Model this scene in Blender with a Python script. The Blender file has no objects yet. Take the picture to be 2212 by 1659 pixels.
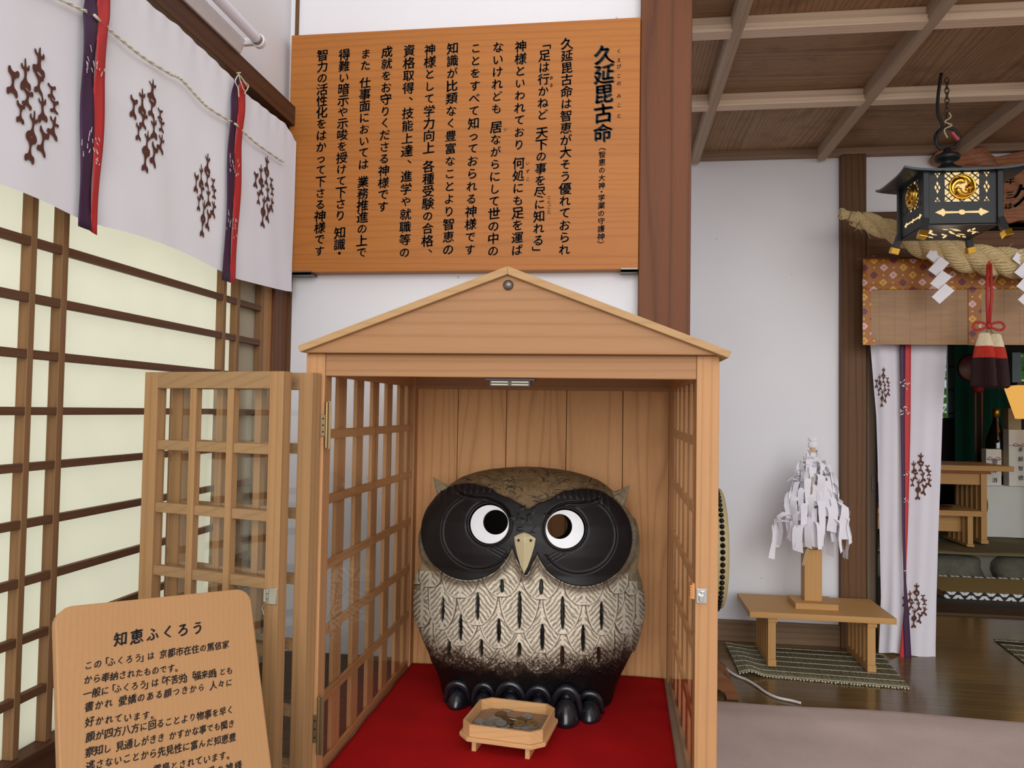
import bpy, bmesh, math, random
import numpy as np
from mathutils import Vector, Matrix
random.seed(7)
RNG = np.random.RandomState(5)
SC = bpy.context.scene
COL = SC.collection
# ---------------------------------------------------------------- camera model (2212 x 1659 frame)
F, CX, CY = 1660.0, 1106.0, 829.5
YAW, PITCH, ROLL = math.radians(7.7), math.radians(2.0), 0.0156
FW = Vector((-math.sin(YAW)*math.cos(PITCH), math.cos(YAW)*math.cos(PITCH), math.sin(PITCH)))
R0 = Vector((math.cos(YAW), math.sin(YAW), 0)); U0 = R0.cross(FW)
RT = R0*math.cos(ROLL) + U0*math.sin(ROLL)
UP = -R0*math.sin(ROLL) + U0*math.cos(ROLL)
def ray(x, y): return FW + RT*((x-CX)/F) - UP*((y-CY)/F)
def PY(x, y, Y):
    d = ray(x, y); return d*(Y/d.y)
def PX(x, y, X):
    d = ray(x, y); return d*(X/d.x)
def PZ(x, y, Z):
    d = ray(x, y); return d*(Z/d.z)
def PN(x, y, p, n):
    d = ray(x, y); return d*(p.dot(n)/d.dot(n))
def project(A):
    A = np.asarray(A); f = A@np.array(FW); return CX+F*(A@np.array(RT))/f, CY-F*(A@np.array(UP))/f
FLOOR = -1.1
LIFT = 1.1     # everything is measured from the eye and lifted at the end so the floor is at z = 0
# ---------------------------------------------------------------- mesh builder
class MB:
    def __init__(s): s.v = []; s.f = []; s.m = []; s.smooth = False
    def add(s, vs, fs, mi=0):
        o = len(s.v); s.v += [tuple(v) for v in vs]
        for f in fs: s.f.append([i+o for i in f]); s.m.append(mi)
        return s
    def box(s, x0, x1, y0, y1, z0, z1, mi=0):
        if x0 > x1: x0, x1 = x1, x0
        if y0 > y1: y0, y1 = y1, y0
        if z0 > z1: z0, z1 = z1, z0
        v = [(x0,y0,z0),(x1,y0,z0),(x1,y1,z0),(x0,y1,z0),(x0,y0,z1),(x1,y0,z1),(x1,y1,z1),(x0,y1,z1)]
        return s.add(v, [(3,2,1,0),(4,5,6,7),(0,1,5,4),(1,2,6,5),(2,3,7,6),(3,0,4,7)], mi)
    def prism(s, poly, fn, d0, d1, mi=0):
        """poly: 2-D points; fn(u, v, d) -> 3-D point"""
        n = len(poly)
        v = [fn(a, b, d0) for a, b in poly] + [fn(a, b, d1) for a, b in poly]
        f = [list(range(n))[::-1], [n+i for i in range(n)]] + [[i, (i+1) % n, n+(i+1) % n, n+i] for i in range(n)]
        return s.add(v, f, mi)
    def tube(s, pts, r, n=8, mi=0, cap=True, flat=1.0, up=None):
        pts = [Vector(p) for p in pts]; rs = r if isinstance(r, (list, tuple)) else [r]*len(pts)
        v = []; f = []
        a = None
        for i, p in enumerate(pts):
            t = (pts[min(i+1, len(pts)-1)] - pts[max(i-1, 0)]).normalized()
            if a is None:
                a = Vector(up) if up else (Vector((0,0,1)) if abs(t.z) < .9 else Vector((1,0,0)))
            a = (a - t*a.dot(t)).normalized(); b = t.cross(a)
            for k in range(n):
                w = 2*math.pi*k/n; v.append(p + (a*math.cos(w)*flat + b*math.sin(w))*rs[i])
        for i in range(len(pts)-1):
            for k in range(n):
                f.append((i*n+k, i*n+(k+1) % n, (i+1)*n+(k+1) % n, (i+1)*n+k))
        if cap: f += [list(range(n))[::-1], [(len(pts)-1)*n+k for k in range(n)]]
        return s.add(v, f, mi)
    def lathe(s, prof, c, n=32, axis='z', mi=0):
        """prof: (r, h) list; around axis through c"""
        v = []; f = []
        for r, h in prof:
            for k in range(n):
                w = 2*math.pi*k/n; q = (r*math.cos(w), r*math.sin(w))
                if axis == 'z': p = (c[0]+q[0], c[1]+q[1], c[2]+h)
                elif axis == 'y': p = (c[0]+q[0], c[1]+h, c[2]-q[1])
                else: p = (c[0]+h, c[1]+q[0], c[2]+q[1])
                v.append(p)
        for i in range(len(prof)-1):
            for k in range(n): f.append((i*n+k, i*n+(k+1) % n, (i+1)*n+(k+1) % n, (i+1)*n+k))
        f += [list(range(n))[::-1], [(len(prof)-1)*n+k for k in range(n)]]
        return s.add(v, f, mi)
    def bar(s, p0, p1, w, h, up=(0,0,1), mi=0):
        """box beam from p0 to p1, w across, h along up"""
        p0, p1 = Vector(p0), Vector(p1); t = (p1-p0).normalized(); u = Vector(up); u = (u - t*u.dot(t)).normalized(); a = t.cross(u)
        v = []
        for p in (p0, p1):
            for x, y in ((-1,-1),(1,-1),(1,1),(-1,1)): v.append(p + a*(x*w/2) + u*(y*h/2))
        return s.add(v, [(3,2,1,0),(4,5,6,7),(0,1,5,4),(1,2,6,5),(2,3,7,6),(3,0,4,7)], mi)
    def grid(s, fn, nu, nv, mi=0):
        v = [fn(i/nu, j/nv) for j in range(nv+1) for i in range(nu+1)]
        f = [(j*(nu+1)+i, j*(nu+1)+i+1, (j+1)*(nu+1)+i+1, (j+1)*(nu+1)+i) for j in range(nv) for i in range(nu)]
        return s.add(v, f, mi)
def mesh_obj(name, mb, mats, parent=None, local=False, smooth=False, bevel=0, solid=0, fix=True):
    me = bpy.data.meshes.new(name)
    off = Vector((0,0,0))
    if parent is not None and not local:
        q = parent
        while q is not None: off += q.location; q = q.parent
    me.from_pydata([(v[0]-off.x, v[1]-off.y, v[2]-off.z) for v in mb.v], [], mb.f)
    if not isinstance(mats, (list, tuple)): mats = [mats]
    for m in mats: me.materials.append(m)
    if any(mb.m): me.polygons.foreach_set('material_index', mb.m)
    me.validate()
    if fix:
        bm = bmesh.new(); bm.from_mesh(me); bmesh.ops.recalc_face_normals(bm, faces=bm.faces); bm.to_mesh(me); bm.free()
    if smooth: me.polygons.foreach_set('use_smooth', [True]*len(me.polygons))
    me.update()
    o = bpy.data.objects.new(name, me); COL.objects.link(o)
    if parent is not None: o.parent = parent
    if solid:
        md = o.modifiers.new('solid', 'SOLIDIFY'); md.thickness = solid; md.offset = 0
    if bevel:
        md = o.modifiers.new('bevel', 'BEVEL'); md.width = bevel; md.segments = 2; md.limit_method = 'ANGLE'
    return o
def tag(o, label, cat, group=None, kind=None):
    if label: o['label'] = label
    if cat: o['category'] = cat
    if group: o['group'] = group
    if kind: o['kind'] = kind
    return o
def thing(name, loc, label, cat, group=None, rz=0):
    o = bpy.data.objects.new(name, None); COL.objects.link(o); o.location = loc; o.rotation_euler = (0, 0, rz); o.empty_display_size = .05
    return tag(o, label, cat, group)
def struct(name, mb, mats, **k):
    o = mesh_obj(name, mb, mats, **k)
    if k.get('parent') is None: o['kind'] = 'structure'
    return o
def sroot(name, loc=(0,0,0)):
    o = bpy.data.objects.new(name, None); COL.objects.link(o); o.location = loc; o['kind'] = 'structure'; return o
def copy_tree(o, parent=None):
    c = o.copy(); COL.objects.link(c); c.parent = parent
    for ch in list(o.children): copy_tree(ch, c)
    return c
def part(name, mb, mats, root, **k): return mesh_obj(name, mb, mats, parent=root, **k)
# ---------------------------------------------------------------- materials
def lin(c): return tuple(((v/255)/12.92 if v/255 <= .04045 else ((v/255+.055)/1.055)**2.4) for v in c) + (1,)
class NT:
    def __init__(s, name):
        s.mat = bpy.data.materials.new(name); s.mat.use_nodes = True; s.t = s.mat.node_tree; s.t.nodes.clear()
        s.out = s.t.nodes.new('ShaderNodeOutputMaterial')
    def n(s, typ, ins=None, **k):
        nd = s.t.nodes.new('ShaderNode'+typ)
        for a, b in k.items(): setattr(nd, a, b)
        for a, b in (ins or {}).items(): s.set(nd, a, b)
        return nd
    def set(s, nd, a, b):
        if hasattr(b, 'default_value') and hasattr(b, 'is_output'): s.t.links.new(b, nd.inputs[a])
        elif hasattr(b, 'outputs'): s.t.links.new(b.outputs[0], nd.inputs[a])
        else: nd.inputs[a].default_value = b
    def math(s, op, a, b=0.0, c=0.0, clamp=False):
        nd = s.n('Math', {0: a, 1: b, 2: c}, operation=op); nd.use_clamp = clamp; return nd.outputs[0]
    def mix(s, f, a, b, blend='MIX'):
        nd = s.n('Mix', data_type='RGBA', blend_type=blend); s.set(nd, 0, f); s.set(nd, 6, a); s.set(nd, 7, b); return nd.outputs[2]
    def ramp(s, f, stops):
        nd = s.n('ValToRGB'); s.set(nd, 0, f); e = nd.color_ramp.elements
        while len(e) < len(stops): e.new(.5)
        for k, (p, c) in enumerate(stops): e[k].position = p; e[k].color = c
        return nd.outputs[0]
    def bsdf(s, col, rough=.6, bump=None, bstr=.2, bdist=.002, **k):
        ins = {'Base Color': col, 'Roughness': rough}; ins.update(k)
        b = s.n('BsdfPrincipled', ins)
        if bump is not None:
            bp = s.n('Bump', {'Strength': bstr, 'Distance': bdist, 'Height': bump}); s.t.links.new(bp.outputs[0], b.inputs['Normal'])
        s.t.links.new(b.outputs[0], s.out.inputs[0]); return s.mat
    def coord(s, kind='Object'): return s.n('TexCoord').outputs[kind]
MATS = {}
def flat(name, c, rough=.6, **k):
    if name in MATS: return MATS[name]
    t = NT(name); v = t.coord(); nz = t.n('TexNoise', {'Vector': v, 'Scale': 60.0, 'Detail': 3.0})
    a = lin(c); b = tuple(x*.86 for x in a[:3]) + (1,)
    MATS[name] = t.bsdf(t.mix(nz.outputs[0], a, b), rough, **k); return MATS[name]
def wood(name, light, dark, axis='x', freq=22., stretch=.06, rough=.55, fibre=.35, contrast=1., dist=5., knots=0., coat=0., blotch=0., gray=None):
    """grain runs along axis of the object"""
    if name in MATS: return MATS[name]
    t = NT(name); v = t.coord()
    oi = t.n('ObjectInfo')
    off = t.math('MULTIPLY', oi.outputs['Random'], 7.3)
    comb = t.n('CombineXYZ', {0: off, 1: off, 2: off})
    va = t.n('VectorMath', {0: v, 1: comb.outputs[0]}, operation='ADD')
    sc = {'x': (stretch, 1, 1), 'y': (1, stretch, 1), 'z': (1, 1, stretch)}[axis]
    mp = t.n('VectorMath', {0: va.outputs[0], 1: sc}, operation='MULTIPLY')
    warp = t.n('TexNoise', {'Vector': mp, 'Scale': 5.0, 'Detail': 2.0, 'Roughness': .45})
    sep = t.n('SeparateXYZ', {0: mp})
    a, b = {'x': (1, 2), 'y': (0, 2), 'z': (0, 1)}[axis]
    cr = t.math('ADD', sep.outputs[a], t.math('MULTIPLY', sep.outputs[b], .8))
    ph = t.math('ADD', t.math('MULTIPLY', cr, freq*1.9), t.math('MULTIPLY', warp.outputs[0], dist*1.5))
    saw = t.math('FRACT', ph)
    tri = t.math('MULTIPLY', t.math('ABSOLUTE', t.math('SUBTRACT', saw, .5)), 2.0); ring = t.math('POWER', tri, 4.0)
    fib = t.n('TexNoise', {'Vector': mp, 'Scale': 260.0, 'Detail': 2.0})
    fb = t.math('MULTIPLY', t.math('SUBTRACT', fib.outputs[0], .5), fibre)
    big = t.n('TexNoise', {'Vector': mp, 'Scale': 9.0, 'Detail': 3.0})
    f = t.math('ADD', t.math('ADD', t.math('MULTIPLY', ring, .55*contrast), fb), t.math('MULTIPLY', t.math('SUBTRACT', big.outputs[0], .35), .7*contrast), clamp=True)
    f = t.math('MAXIMUM', f, 0.0, clamp=True)
    col = t.mix(f, lin(light), lin(dark))
    if blotch:
        bl = t.n('TexNoise', {'Vector': va, 'Scale': 7.0, 'Detail': 5.0, 'Roughness': .65})
        bf = t.math('MULTIPLY', t.math('SUBTRACT', bl.outputs[0], .5, clamp=True), blotch*3, clamp=True)
        col = t.mix(bf, col, lin(gray or dark))
    if knots:
        vo = t.n('TexVoronoi', {'Vector': va, 'Scale': 3.2}); kf = t.math('LESS_THAN', vo.outputs['Distance'], knots)
        col = t.mix(t.math('MULTIPLY', kf, .7), col, tuple(x*.35 for x in lin(dark)[:3])+(1,))
    MATS[name] = t.bsdf(col, rough, bump=f, bstr=.12, bdist=.001, **{'Specular IOR Level': .22}, **({'Coat Weight': coat, 'Coat Roughness': .15} if coat else {}))
    return MATS[name]
def glass_mat():
    t = NT('clear_glass'); lw = t.n('LayerWeight', {'Blend': .5}); g = t.n('BsdfGlossy', {'Roughness': .01, 'Color': (1,1,1,1)}); tr = t.n('BsdfTransparent', {'Color': (.97,.98,.975,1)})
    m = t.n('MixShader'); t.set(m, 0, t.math('MULTIPLY_ADD', t.math('POWER', lw.outputs['Facing'], 5.0), .75, .085, clamp=True)); t.t.links.new(tr.outputs[0], m.inputs[1]); t.t.links.new(g.outputs[0], m.inputs[2]); t.t.links.new(m.outputs[0], t.out.inputs[0]); return t.mat
def plaster(name, c, dirt=.1):
    t = NT(name); v = t.coord(); nz = t.n('TexNoise', {'Vector': v, 'Scale': 2.2, 'Detail': 6.0, 'Roughness': .6}); fine = t.n('TexNoise', {'Vector': v, 'Scale': 180.0, 'Detail': 3.0})
    a = lin(c); b = tuple(x*(1-dirt) for x in a[:3])+(1,)
    vo = t.n('TexVoronoi', {'Vector': v, 'Scale': 9.0}); sp = t.math('MULTIPLY', t.math('LESS_THAN', vo.outputs['Distance'], .035), .35)
    col = t.mix(sp, t.mix(nz.outputs[0], a, b), (.12,.11,.1,1))
    return t.bsdf(col, .75, bump=fine.outputs[0], bstr=.08, bdist=.001)
def translucent(name, c, tr=.6, rough=.8):
    t = NT(name); v = t.coord(); nz = t.n('TexNoise', {'Vector': v, 'Scale': 14.0, 'Detail': 5.0}); a = lin(c); col = t.mix(nz.outputs[0], a, tuple(x*.95 for x in a[:3])+(1,))
    d = t.n('BsdfDiffuse', {'Color': col, 'Roughness': rough}); r = t.n('BsdfTranslucent', {'Color': col}); m = t.n('MixShader', {0: tr})
    t.t.links.new(d.outputs[0], m.inputs[1]); t.t.links.new(r.outputs[0], m.inputs[2]); t.t.links.new(m.outputs[0], t.out.inputs[0]); return t.mat
GLASS = glass_mat()
W_KIOSK_X = wood('cypress_kiosk_x', (172,126,86), (138,95,60), 'x', 30, .05, .5, .3, .8, blotch=.35, gray=(160,128,98))
W_KIOSK_Z = wood('cypress_kiosk_z', (194,144,98), (158,112,72), 'z', 34, .05, .5, .3, .8, blotch=.35, gray=(160,128,98))
W_KIOSK_Y = wood('cypress_kiosk_y', (198,144,94), (160,110,68), 'y', 34, .05, .5, .3, .8)
W_PLANK = wood('cypress_plank', (220,166,112), (176,122,76), 'z', 20, .13, .5, .3, .9, dist=8)
W_DOOR_X = wood('door_rail_wood', (160,126,88), (122,94,64), 'x', 40, .05, .55, .4, .7, blotch=.5, gray=(142,120,98))
W_DOOR_Z = wood('door_stile_wood', (170,130,88), (132,98,64), 'z', 40, .05, .55, .4, .7, blotch=.4, gray=(142,120,98))
W_BOARD = wood('notice_board_wood', (176,110,50), (134,76,30), 'x', 36, .05, .45, .4, .6, dist=9)
W_SIGN = wood('owl_sign_wood', (182,136,92), (160,114,74), 'z', 60, .03, .5, .35, .4)
W_POST = wood('cedar_pillar_wood', (112,67,41), (74,41,24), 'z', 16, .05, .55, .45, 1.0, dist=7, knots=.03)
W_DARK_X = wood('dark_beam_wood', (96,62,42), (58,36,24), 'x', 22, .05, .55, .5, .9)
W_DARK_Y = wood('dark_rail_wood', (92,60,42), (54,34,22), 'y', 22, .05, .55, .5, .9)
W_DARK_Z = wood('dark_post_wood', (106,74,48), (66,44,30), 'z', 18, .06, .6, .5, 1.0, knots=.03)
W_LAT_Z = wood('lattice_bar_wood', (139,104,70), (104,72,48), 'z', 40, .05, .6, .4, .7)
W_LAT_Y = wood('lattice_cross_wood', (104,72,50), (76,50,34), 'y', 40, .05, .6, .4, .7)
W_BENCH = wood('bench_wood', (96,78,58), (64,50,36), 'x', 14, .05, .5, .4, .9)
W_CEIL_X = wood('ceiling_panel_x', (164,130,98), (104,76,54), 'x', 26, .06, .6, .6, 1.0, dist=9, blotch=.8, gray=(100,72,52))
W_CEIL_Y = wood('ceiling_panel_y', (168,134,102), (106,78,56), 'y', 26, .06, .6, .6, 1.0, dist=9, blotch=.8, gray=(100,72,52))
W_BAT_X = wood('ceiling_batten_x', (232,206,180), (192,164,138), 'x', 30, .05, .6, .3, .7)
W_BAT_Y = wood('ceiling_batten_y', (182,158,134), (142,118,96), 'y', 30, .05, .6, .3, .7)
W_TABLE = wood('small_table_wood', (194,148,92), (170,124,72), 'x', 26, .05, .5, .3, .5)
W_TABLE_Z = wood('small_table_leg_wood', (194,148,92), (170,124,72), 'z', 26, .05, .5, .3, .5)
PLASTER = plaster('white_plaster', (232,230,233))
BLACK = flat('ink_black', (18,15,16), .6)
PAPER = translucent('shoji_paper', (241,240,226), .75)
CLOTH = translucent('white_cloth', (236,232,238), .15)
WPAPER = translucent('white_paper', (244,241,246), .12)
METAL = flat('brass_hinge_metal', (150,128,92), .35, Metallic=.8)
CHROME = flat('chrome_metal', (215,212,208), .18, Metallic=1.0)
STEEL = flat('grey_steel', (120,112,106), .35, Metallic=.7)
# ================================================================ SETTING
XW = -0.955      # room-side face of the shoji lattice / left wall
YB = 2.14        # back wall behind the notice board
YF = 3.90        # far wall of the inner room
ZC = 1.30        # coffered ceiling boards
# ---- floors
def floor_boards():
    t = NT('polished_floor_boards'); v = t.coord(); sp = t.n('SeparateXYZ', {0: v})
    yy = t.math('MULTIPLY', sp.outputs[1], 1/.105); row = t.math('FLOOR', yy); fr = t.math('FRACT', yy)
    wn = t.n('TexWhiteNoise', {'W': row}, noise_dimensions='1D')
    mp = t.n('VectorMath', {0: v, 1: (.12, 1, 1)}, operation='MULTIPLY')
    nz = t.n('TexNoise', {'Vector': mp, 'Scale': 30.0, 'Detail': 4.0})
    c = t.mix(nz.outputs[0], lin((132,106,66)), lin((92,72,42)))
    c = t.mix(t.math('MULTIPLY', wn.outputs[0], .35), c, lin((66,46,28)))
    gap = t.math('LESS_THAN', fr, .03)
    c = t.mix(gap, c, lin((150,112,74)))
    return t.bsdf(c, .16, bump=nz.outputs[0], bstr=.03, bdist=.001)
struct('floor', MB().box(-.96, 5.0, 2.14, 4.62, FLOOR-.06, FLOOR), floor_boards())
def carpet_mat():
    t = NT('beige_carpet'); v = t.coord(); a = t.n('TexNoise', {'Vector': v, 'Scale': 5.0, 'Detail': 6.0, 'Roughness': .6}); b = t.n('TexNoise', {'Vector': v, 'Scale': 400.0, 'Detail': 2.0})
    c = t.mix(a.outputs[0], lin((222,200,190)), lin((190,167,156)))
    return t.bsdf(t.mix(t.math('MULTIPLY', b.outputs[0], .3), c, lin((150,126,116))), .95, bump=b.outputs[0], bstr=.5, bdist=.003)
def carpet_fn(u, w):
    x = .18 + 3.2*u; y = -.4 + w*(3.455 + .012*math.sin(x*3.1) + .008*math.sin(x*7.7))
    z = FLOOR + .012 + .0035*math.sin(x*2.3+y*1.7) + .003*math.sin(y*6+x) + (.008*math.exp(-((y-2.9)/.08)**2))
    if w > .995: z = FLOOR + .001
    return (x, y, z)
struct('floor_2', MB().box(-.96, 5.0, -.6, 2.14, FLOOR-.06, FLOOR), flat('entry_floor', (120,108,98), .8))
o = mesh_obj('carpet', MB().grid(carpet_fn, 120, 110), carpet_mat(), smooth=True)
tag(o, 'thick beige carpet laid on the floor in front of the polished boards', 'carpet')
# ---- back wall with the notice board
struct('wall_back', MB().box(-.99, .10, YB, YB+.12, -1.1, 2.9), PLASTER)
struct('trim_1', MB().box(-.955, -.945, YB-.006, YB, -.7, 2.9), W_DARK_Z)
struct('trim_2', MB().box(.0575, .1965, YB-.035, YB+.13, -1.1, 2.9), W_POST, bevel=.003)   # pillar between the rooms
# ---- left wall: plaster above the rail, shoji below
struct('wall_left', MB().box(XW-.10, XW-.015, -.2, YB+.12, .855, 2.9).box(XW-.10, XW-.015, -.2, YB+.12, -1.1, -.66), PLASTER)
struct('trim_3', MB().box(XW-.05, XW+.025, -.2, YB, .815, .872), W_DARK_Y, bevel=.002)      # rail above the shoji
# kamoi post next to the corner and the sill
struct('trim_4', MB().box(XW-.05, XW, 2.046, YB, -.72, .815), wood('corner_post_wood', (112,72,46), (70,42,26), 'z', 18, .06, .55, .5, 1.0), bevel=.002)
struct('trim_5', MB().box(XW-.05, XW-.008, 1.985, 2.046, -.72, .815), wood('door_jamb_wood', (176,128,80), (132,90,54), 'z', 24, .05, .55, .4, .8))
struct('trim_6', MB().box(XW-.05, XW+.012, -.2, YB, -.74, -.575), W_DARK_Y, bevel=.002)     # sill board under the shoji
win = sroot('window_1', (XW, 1.3, 0))
part('shoji_paper', MB().box(XW-.022, XW-.020, .2, 1.99, -.575, .82), PAPER, win)
zbars = [(.2672, .0152), (.1739, .0154), (.0810, .0150), (-.0128, .0135), (-.105, .0140), (-.198, .0140), (-.2927, .0142), (-.3879, .0140), (-.4835, .0140)]
z = .2672
while z < .80:
    z += .0935; zbars.append((z, .0152))
for (z, h) in zbars:
    part('lattice_crossbar', MB().box(XW-.012, XW-.001, .2, 1.983, z-h/2, z+h/2), W_LAT_Y, win, bevel=.0008)
ys = []
y = 1.2106
for a, b in ((1.1385,1.1514),(1.2106,1.2253),(1.7641,1.7787),(1.8335,1.848),(1.967,1.983)):
    ys.append((a, b))
for a, b in ((.5200,.5345),(.5895,.6040)): ys.append((a, b))
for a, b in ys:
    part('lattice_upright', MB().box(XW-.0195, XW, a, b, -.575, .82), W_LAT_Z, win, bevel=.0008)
part('stile', MB().box(XW-.05, XW-.0225, 1.848, 1.99, -.575, .82), wood('shoji_stile_wood', (206,164,112), (170,124,78), 'z', 24, .05, .55, .3, .7), win)
# ---- far wall: white panel, doorway post and lintel
struct('wall_far', MB().box(-.6, 1.09, YF, YF+.1, -1.0, 1.30).box(1.18, 5.0, YF, YF+.1, .93, 1.30), PLASTER)
struct('wall_side', MB().box(-.7, -.6, 2.26, YF+.1, -1.1, 1.3), PLASTER)
struct('baseboard_far', MB().box(-.6, 1.082, YF-.025, YF+.02, -1.1, -1.0), wood('baseboard_wood', (134,108,82), (94,72,52), 'x', 20, .05, .55, .4, .8), bevel=.002)
a = PY(1817, 700, YF-.04); b = PY(1872, 700, YF-.04)
struct('trim_7', MB().box(a.x, b.x, YF-.04, YF+.12, -1.1, 1.27), W_DARK_Z, bevel=.003)
DX0 = b.x
struct('trim_8', MB().box(DX0+.012, DX0+.052, YF-.005, YF+.05, -1.1, .6), wood('door_edge_wood', (116,98,80), (82,66,52), 'z', 22, .05, .6, .4, .8), bevel=.002)
lk = MB(); q = PY(1886, 1040, YF-.006); lk.box(q.x-.008, q.x+.008, YF-.012, YF-.004, q.z-.045, q.z+.03)
o = struct('door_1', MB().box(DX0+.052, DX0+.062, YF+.0, YF+.05, -1.1, .6), BLACK)
part('door_lock', lk, STEEL, o, bevel=.002)
zt = PY(2000, 500, YF-.05).z
struct('trim_9', MB().box(DX0, 5.0, YF-.045, YF+.12, zt-.26, zt), wood('lintel_wood', (112,76,50), (70,44,28), 'x', 18, .05, .55, .4, .9), bevel=.003)
struct('trim_10', MB().box(DX0-.0, 5.0, YF-.03, YF+.12, .93, .985), W_DARK_X)
# ---- coffered ceiling
cb = [1.935, 2.555, 3.175, 3.80]; cx = [.2, .38, .98, 1.60, 2.20, 2.80, 3.40]
ceil = sroot('ceiling', (1.5, 2.8, ZC))
for j in range(len(cb)-1):
    for i in range(len(cx)-1):
        m = W_CEIL_X if (i+j) % 2 == 0 else W_CEIL_Y
        part('ceiling_panel', MB().box(cx[i], cx[i+1], cb[j], cb[j+1]+(.1 if j == 2 else 0), ZC, ZC+.01), m, ceil)
for y in cb[:-1]:
    part('batten', MB().box(.2, 3.6, y-.018, y+.018, ZC-.034, ZC).box(.2, 3.6, y-.030, y+.030, ZC-.055, ZC-.030), W_BAT_X, ceil, bevel=.003)
for x in cx[1:]:
    b = MB(); b.prism([(-.021,-.034),(-.013,-.05),(.013,-.05),(.021,-.034),(.021,.02),(-.021,.02)], lambda u, v, d, x=x: (x+u, d, ZC-.012+v), 1.90, YF-.04)
    part('batten', b, W_BAT_Y, ceil)
struct('trim_11', MB().box(-.6, 5.0, YF-.04, YF+.1, 1.262, ZC+.02), W_CEIL_X.copy() and wood('ceiling_wall_batten', (150,122,100), (112,86,68), 'x', 26, .05, .6, .3, .7), bevel=.003)
# unseen ceiling and side wall of the near hall, added to steer daylight
struct('ceiling_2', MB().box(-1.05, 5.1, 1.5, YB+.12, 2.9, 2.95).box(.1, 5.0, 2.2, YF+.1, 1.33, 1.38), wood('upper_ceiling_wood', (196,176,150), (150,126,100), 'y', 20, .05, .6, .3, .7))
struct('wall_right', MB().box(5.0, 5.1, -1.6, YF+.1, -1.1, 2.9), PLASTER)
# ---- platform under the kiosk
platform = mesh_obj('platform', MB().box(-.943, .165, .84, YB-.006, -.73, -.70).box(-.93, .15, .87, YB-.02, -1.1, -.73), W_BENCH, bevel=.002)
tag(platform, 'low dark wooden platform that the owl shrine stands on', 'platform')
# ================================================================ CAMERA, WORLD
cam = bpy.data.cameras.new('camera'); co = bpy.data.objects.new('camera', cam); COL.objects.link(co)
M = Matrix((RT, UP, -FW)).transposed().to_4x4(); co.matrix_world = M
cam.sensor_fit = 'HORIZONTAL'; cam.sensor_width = 36; cam.lens = 36*F/2212; cam.clip_start = .02; cam.clip_end = 200
SC.camera = co
w = bpy.data.worlds.new('sky'); SC.world = w; w.use_nodes = True; nt = w.node_tree; nt.nodes.clear()
def wn(t, **k):
    n = nt.nodes.new('ShaderNode'+t)
    for a, b in k.items(): setattr(n, a, b)
    return n
tc = wn('TexCoord'); sp = wn('SeparateXYZ'); nz = wn('TexNoise'); nz.inputs['Scale'].default_value = 4.0; nz.inputs['Detail'].default_value = 4
ad = wn('Math', operation='MULTIPLY_ADD'); ad.inputs[1].default_value = .09
rp = wn('ValToRGB'); bg = wn('Background'); ou = wn('OutputWorld')
nt.links.new(tc.outputs['Generated'], sp.inputs[0]); nt.links.new(tc.outputs['Generated'], nz.inputs[0])
nt.links.new(nz.outputs[0], ad.inputs[0]); nt.links.new(sp.outputs[2], ad.inputs[2])
nt.links.new(ad.outputs[0], rp.inputs[0]); nt.links.new(rp.outputs[0], bg.inputs[0]); nt.links.new(bg.outputs[0], ou.inputs[0])
el = rp.color_ramp.elements
el[0].position = 0.0; el[0].color = (.66,.64,.62,1)
el[1].position = 1.0; el[1].color = (.92,.93,.98,1)
for p, c in ((.045,(.66,.64,.62,1)), (.06,(.36,.40,.38,1)), (.13,(.38,.44,.48,1)), (.15,(.80,.88,1.0,1)), (.5,(.97,.97,.99,1))):
    e = el.new(p); e.color = c
bg.inputs[1].default_value = 1.2
def area(name, loc, target, sx, sy, power, col=(1,1,1)):
    l = bpy.data.lights.new(name, 'AREA'); l.shape = 'RECTANGLE'; l.size = sx; l.size_y = sy; l.energy = power; l.color = col
    o = bpy.data.objects.new(name, l); COL.objects.link(o); o.location = loc; d = Vector(target)-Vector(loc); o.rotation_euler = d.to_track_quat('-Z', 'Y').to_euler(); return o
# daylight through the open front of the hall, and bright sky outside the paper screens
area('daylight_front', (1.2, -8.0, 2.0), (.1, 2.3, -.2), 9.0, 4.6, 640, (1,.985,.965))
area('daylight_side', (-2.2, 1.2, .6), (-.9, 1.2, .0), 2.6, 2.2, 19, (1,1,1))
SC.view_settings.view_transform = 'Standard'; SC.view_settings.look = 'None'; SC.view_settings.gamma = 1; SC.view_settings.use_curve_mapping = False
SC.view_settings.exposure = -0.10
# ================================================================ LETTERING
_dgcache = {}
def glyph(ch, bold):
    k = (ch, round(bold, 3))
    if k in _dgcache: return _dgcache[k]
    c = bpy.data.curves.new('g', 'FONT'); c.body = ch; c.resolution_u = 3; c.offset = bold; c.align_x = 'LEFT'
    o = bpy.data.objects.new('g', c); COL.objects.link(o)
    dg = bpy.context.evaluated_depsgraph_get(); dg.update()
    me = bpy.data.meshes.new_from_object(o.evaluated_get(dg))
    n = len(me.vertices); co_ = np.zeros(n*3); me.vertices.foreach_get('co', co_); co_ = co_.reshape(-1, 3)
    fs = [list(p.vertices) for p in me.polygons]
    bpy.data.objects.remove(o); bpy.data.curves.remove(c); bpy.data.meshes.remove(me)
    _dgcache[k] = (co_[:, :2] - np.array([.5, .38]), fs); return _dgcache[k]
KANA = 'あいうえおかきくけこさしすせそたちつてとなにぬねのはひふへほまみむめもやゆよらりるれろわをんがぎぐげござじずぜぞだぢづでどばびぶべぼっゃゅょ'
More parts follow.
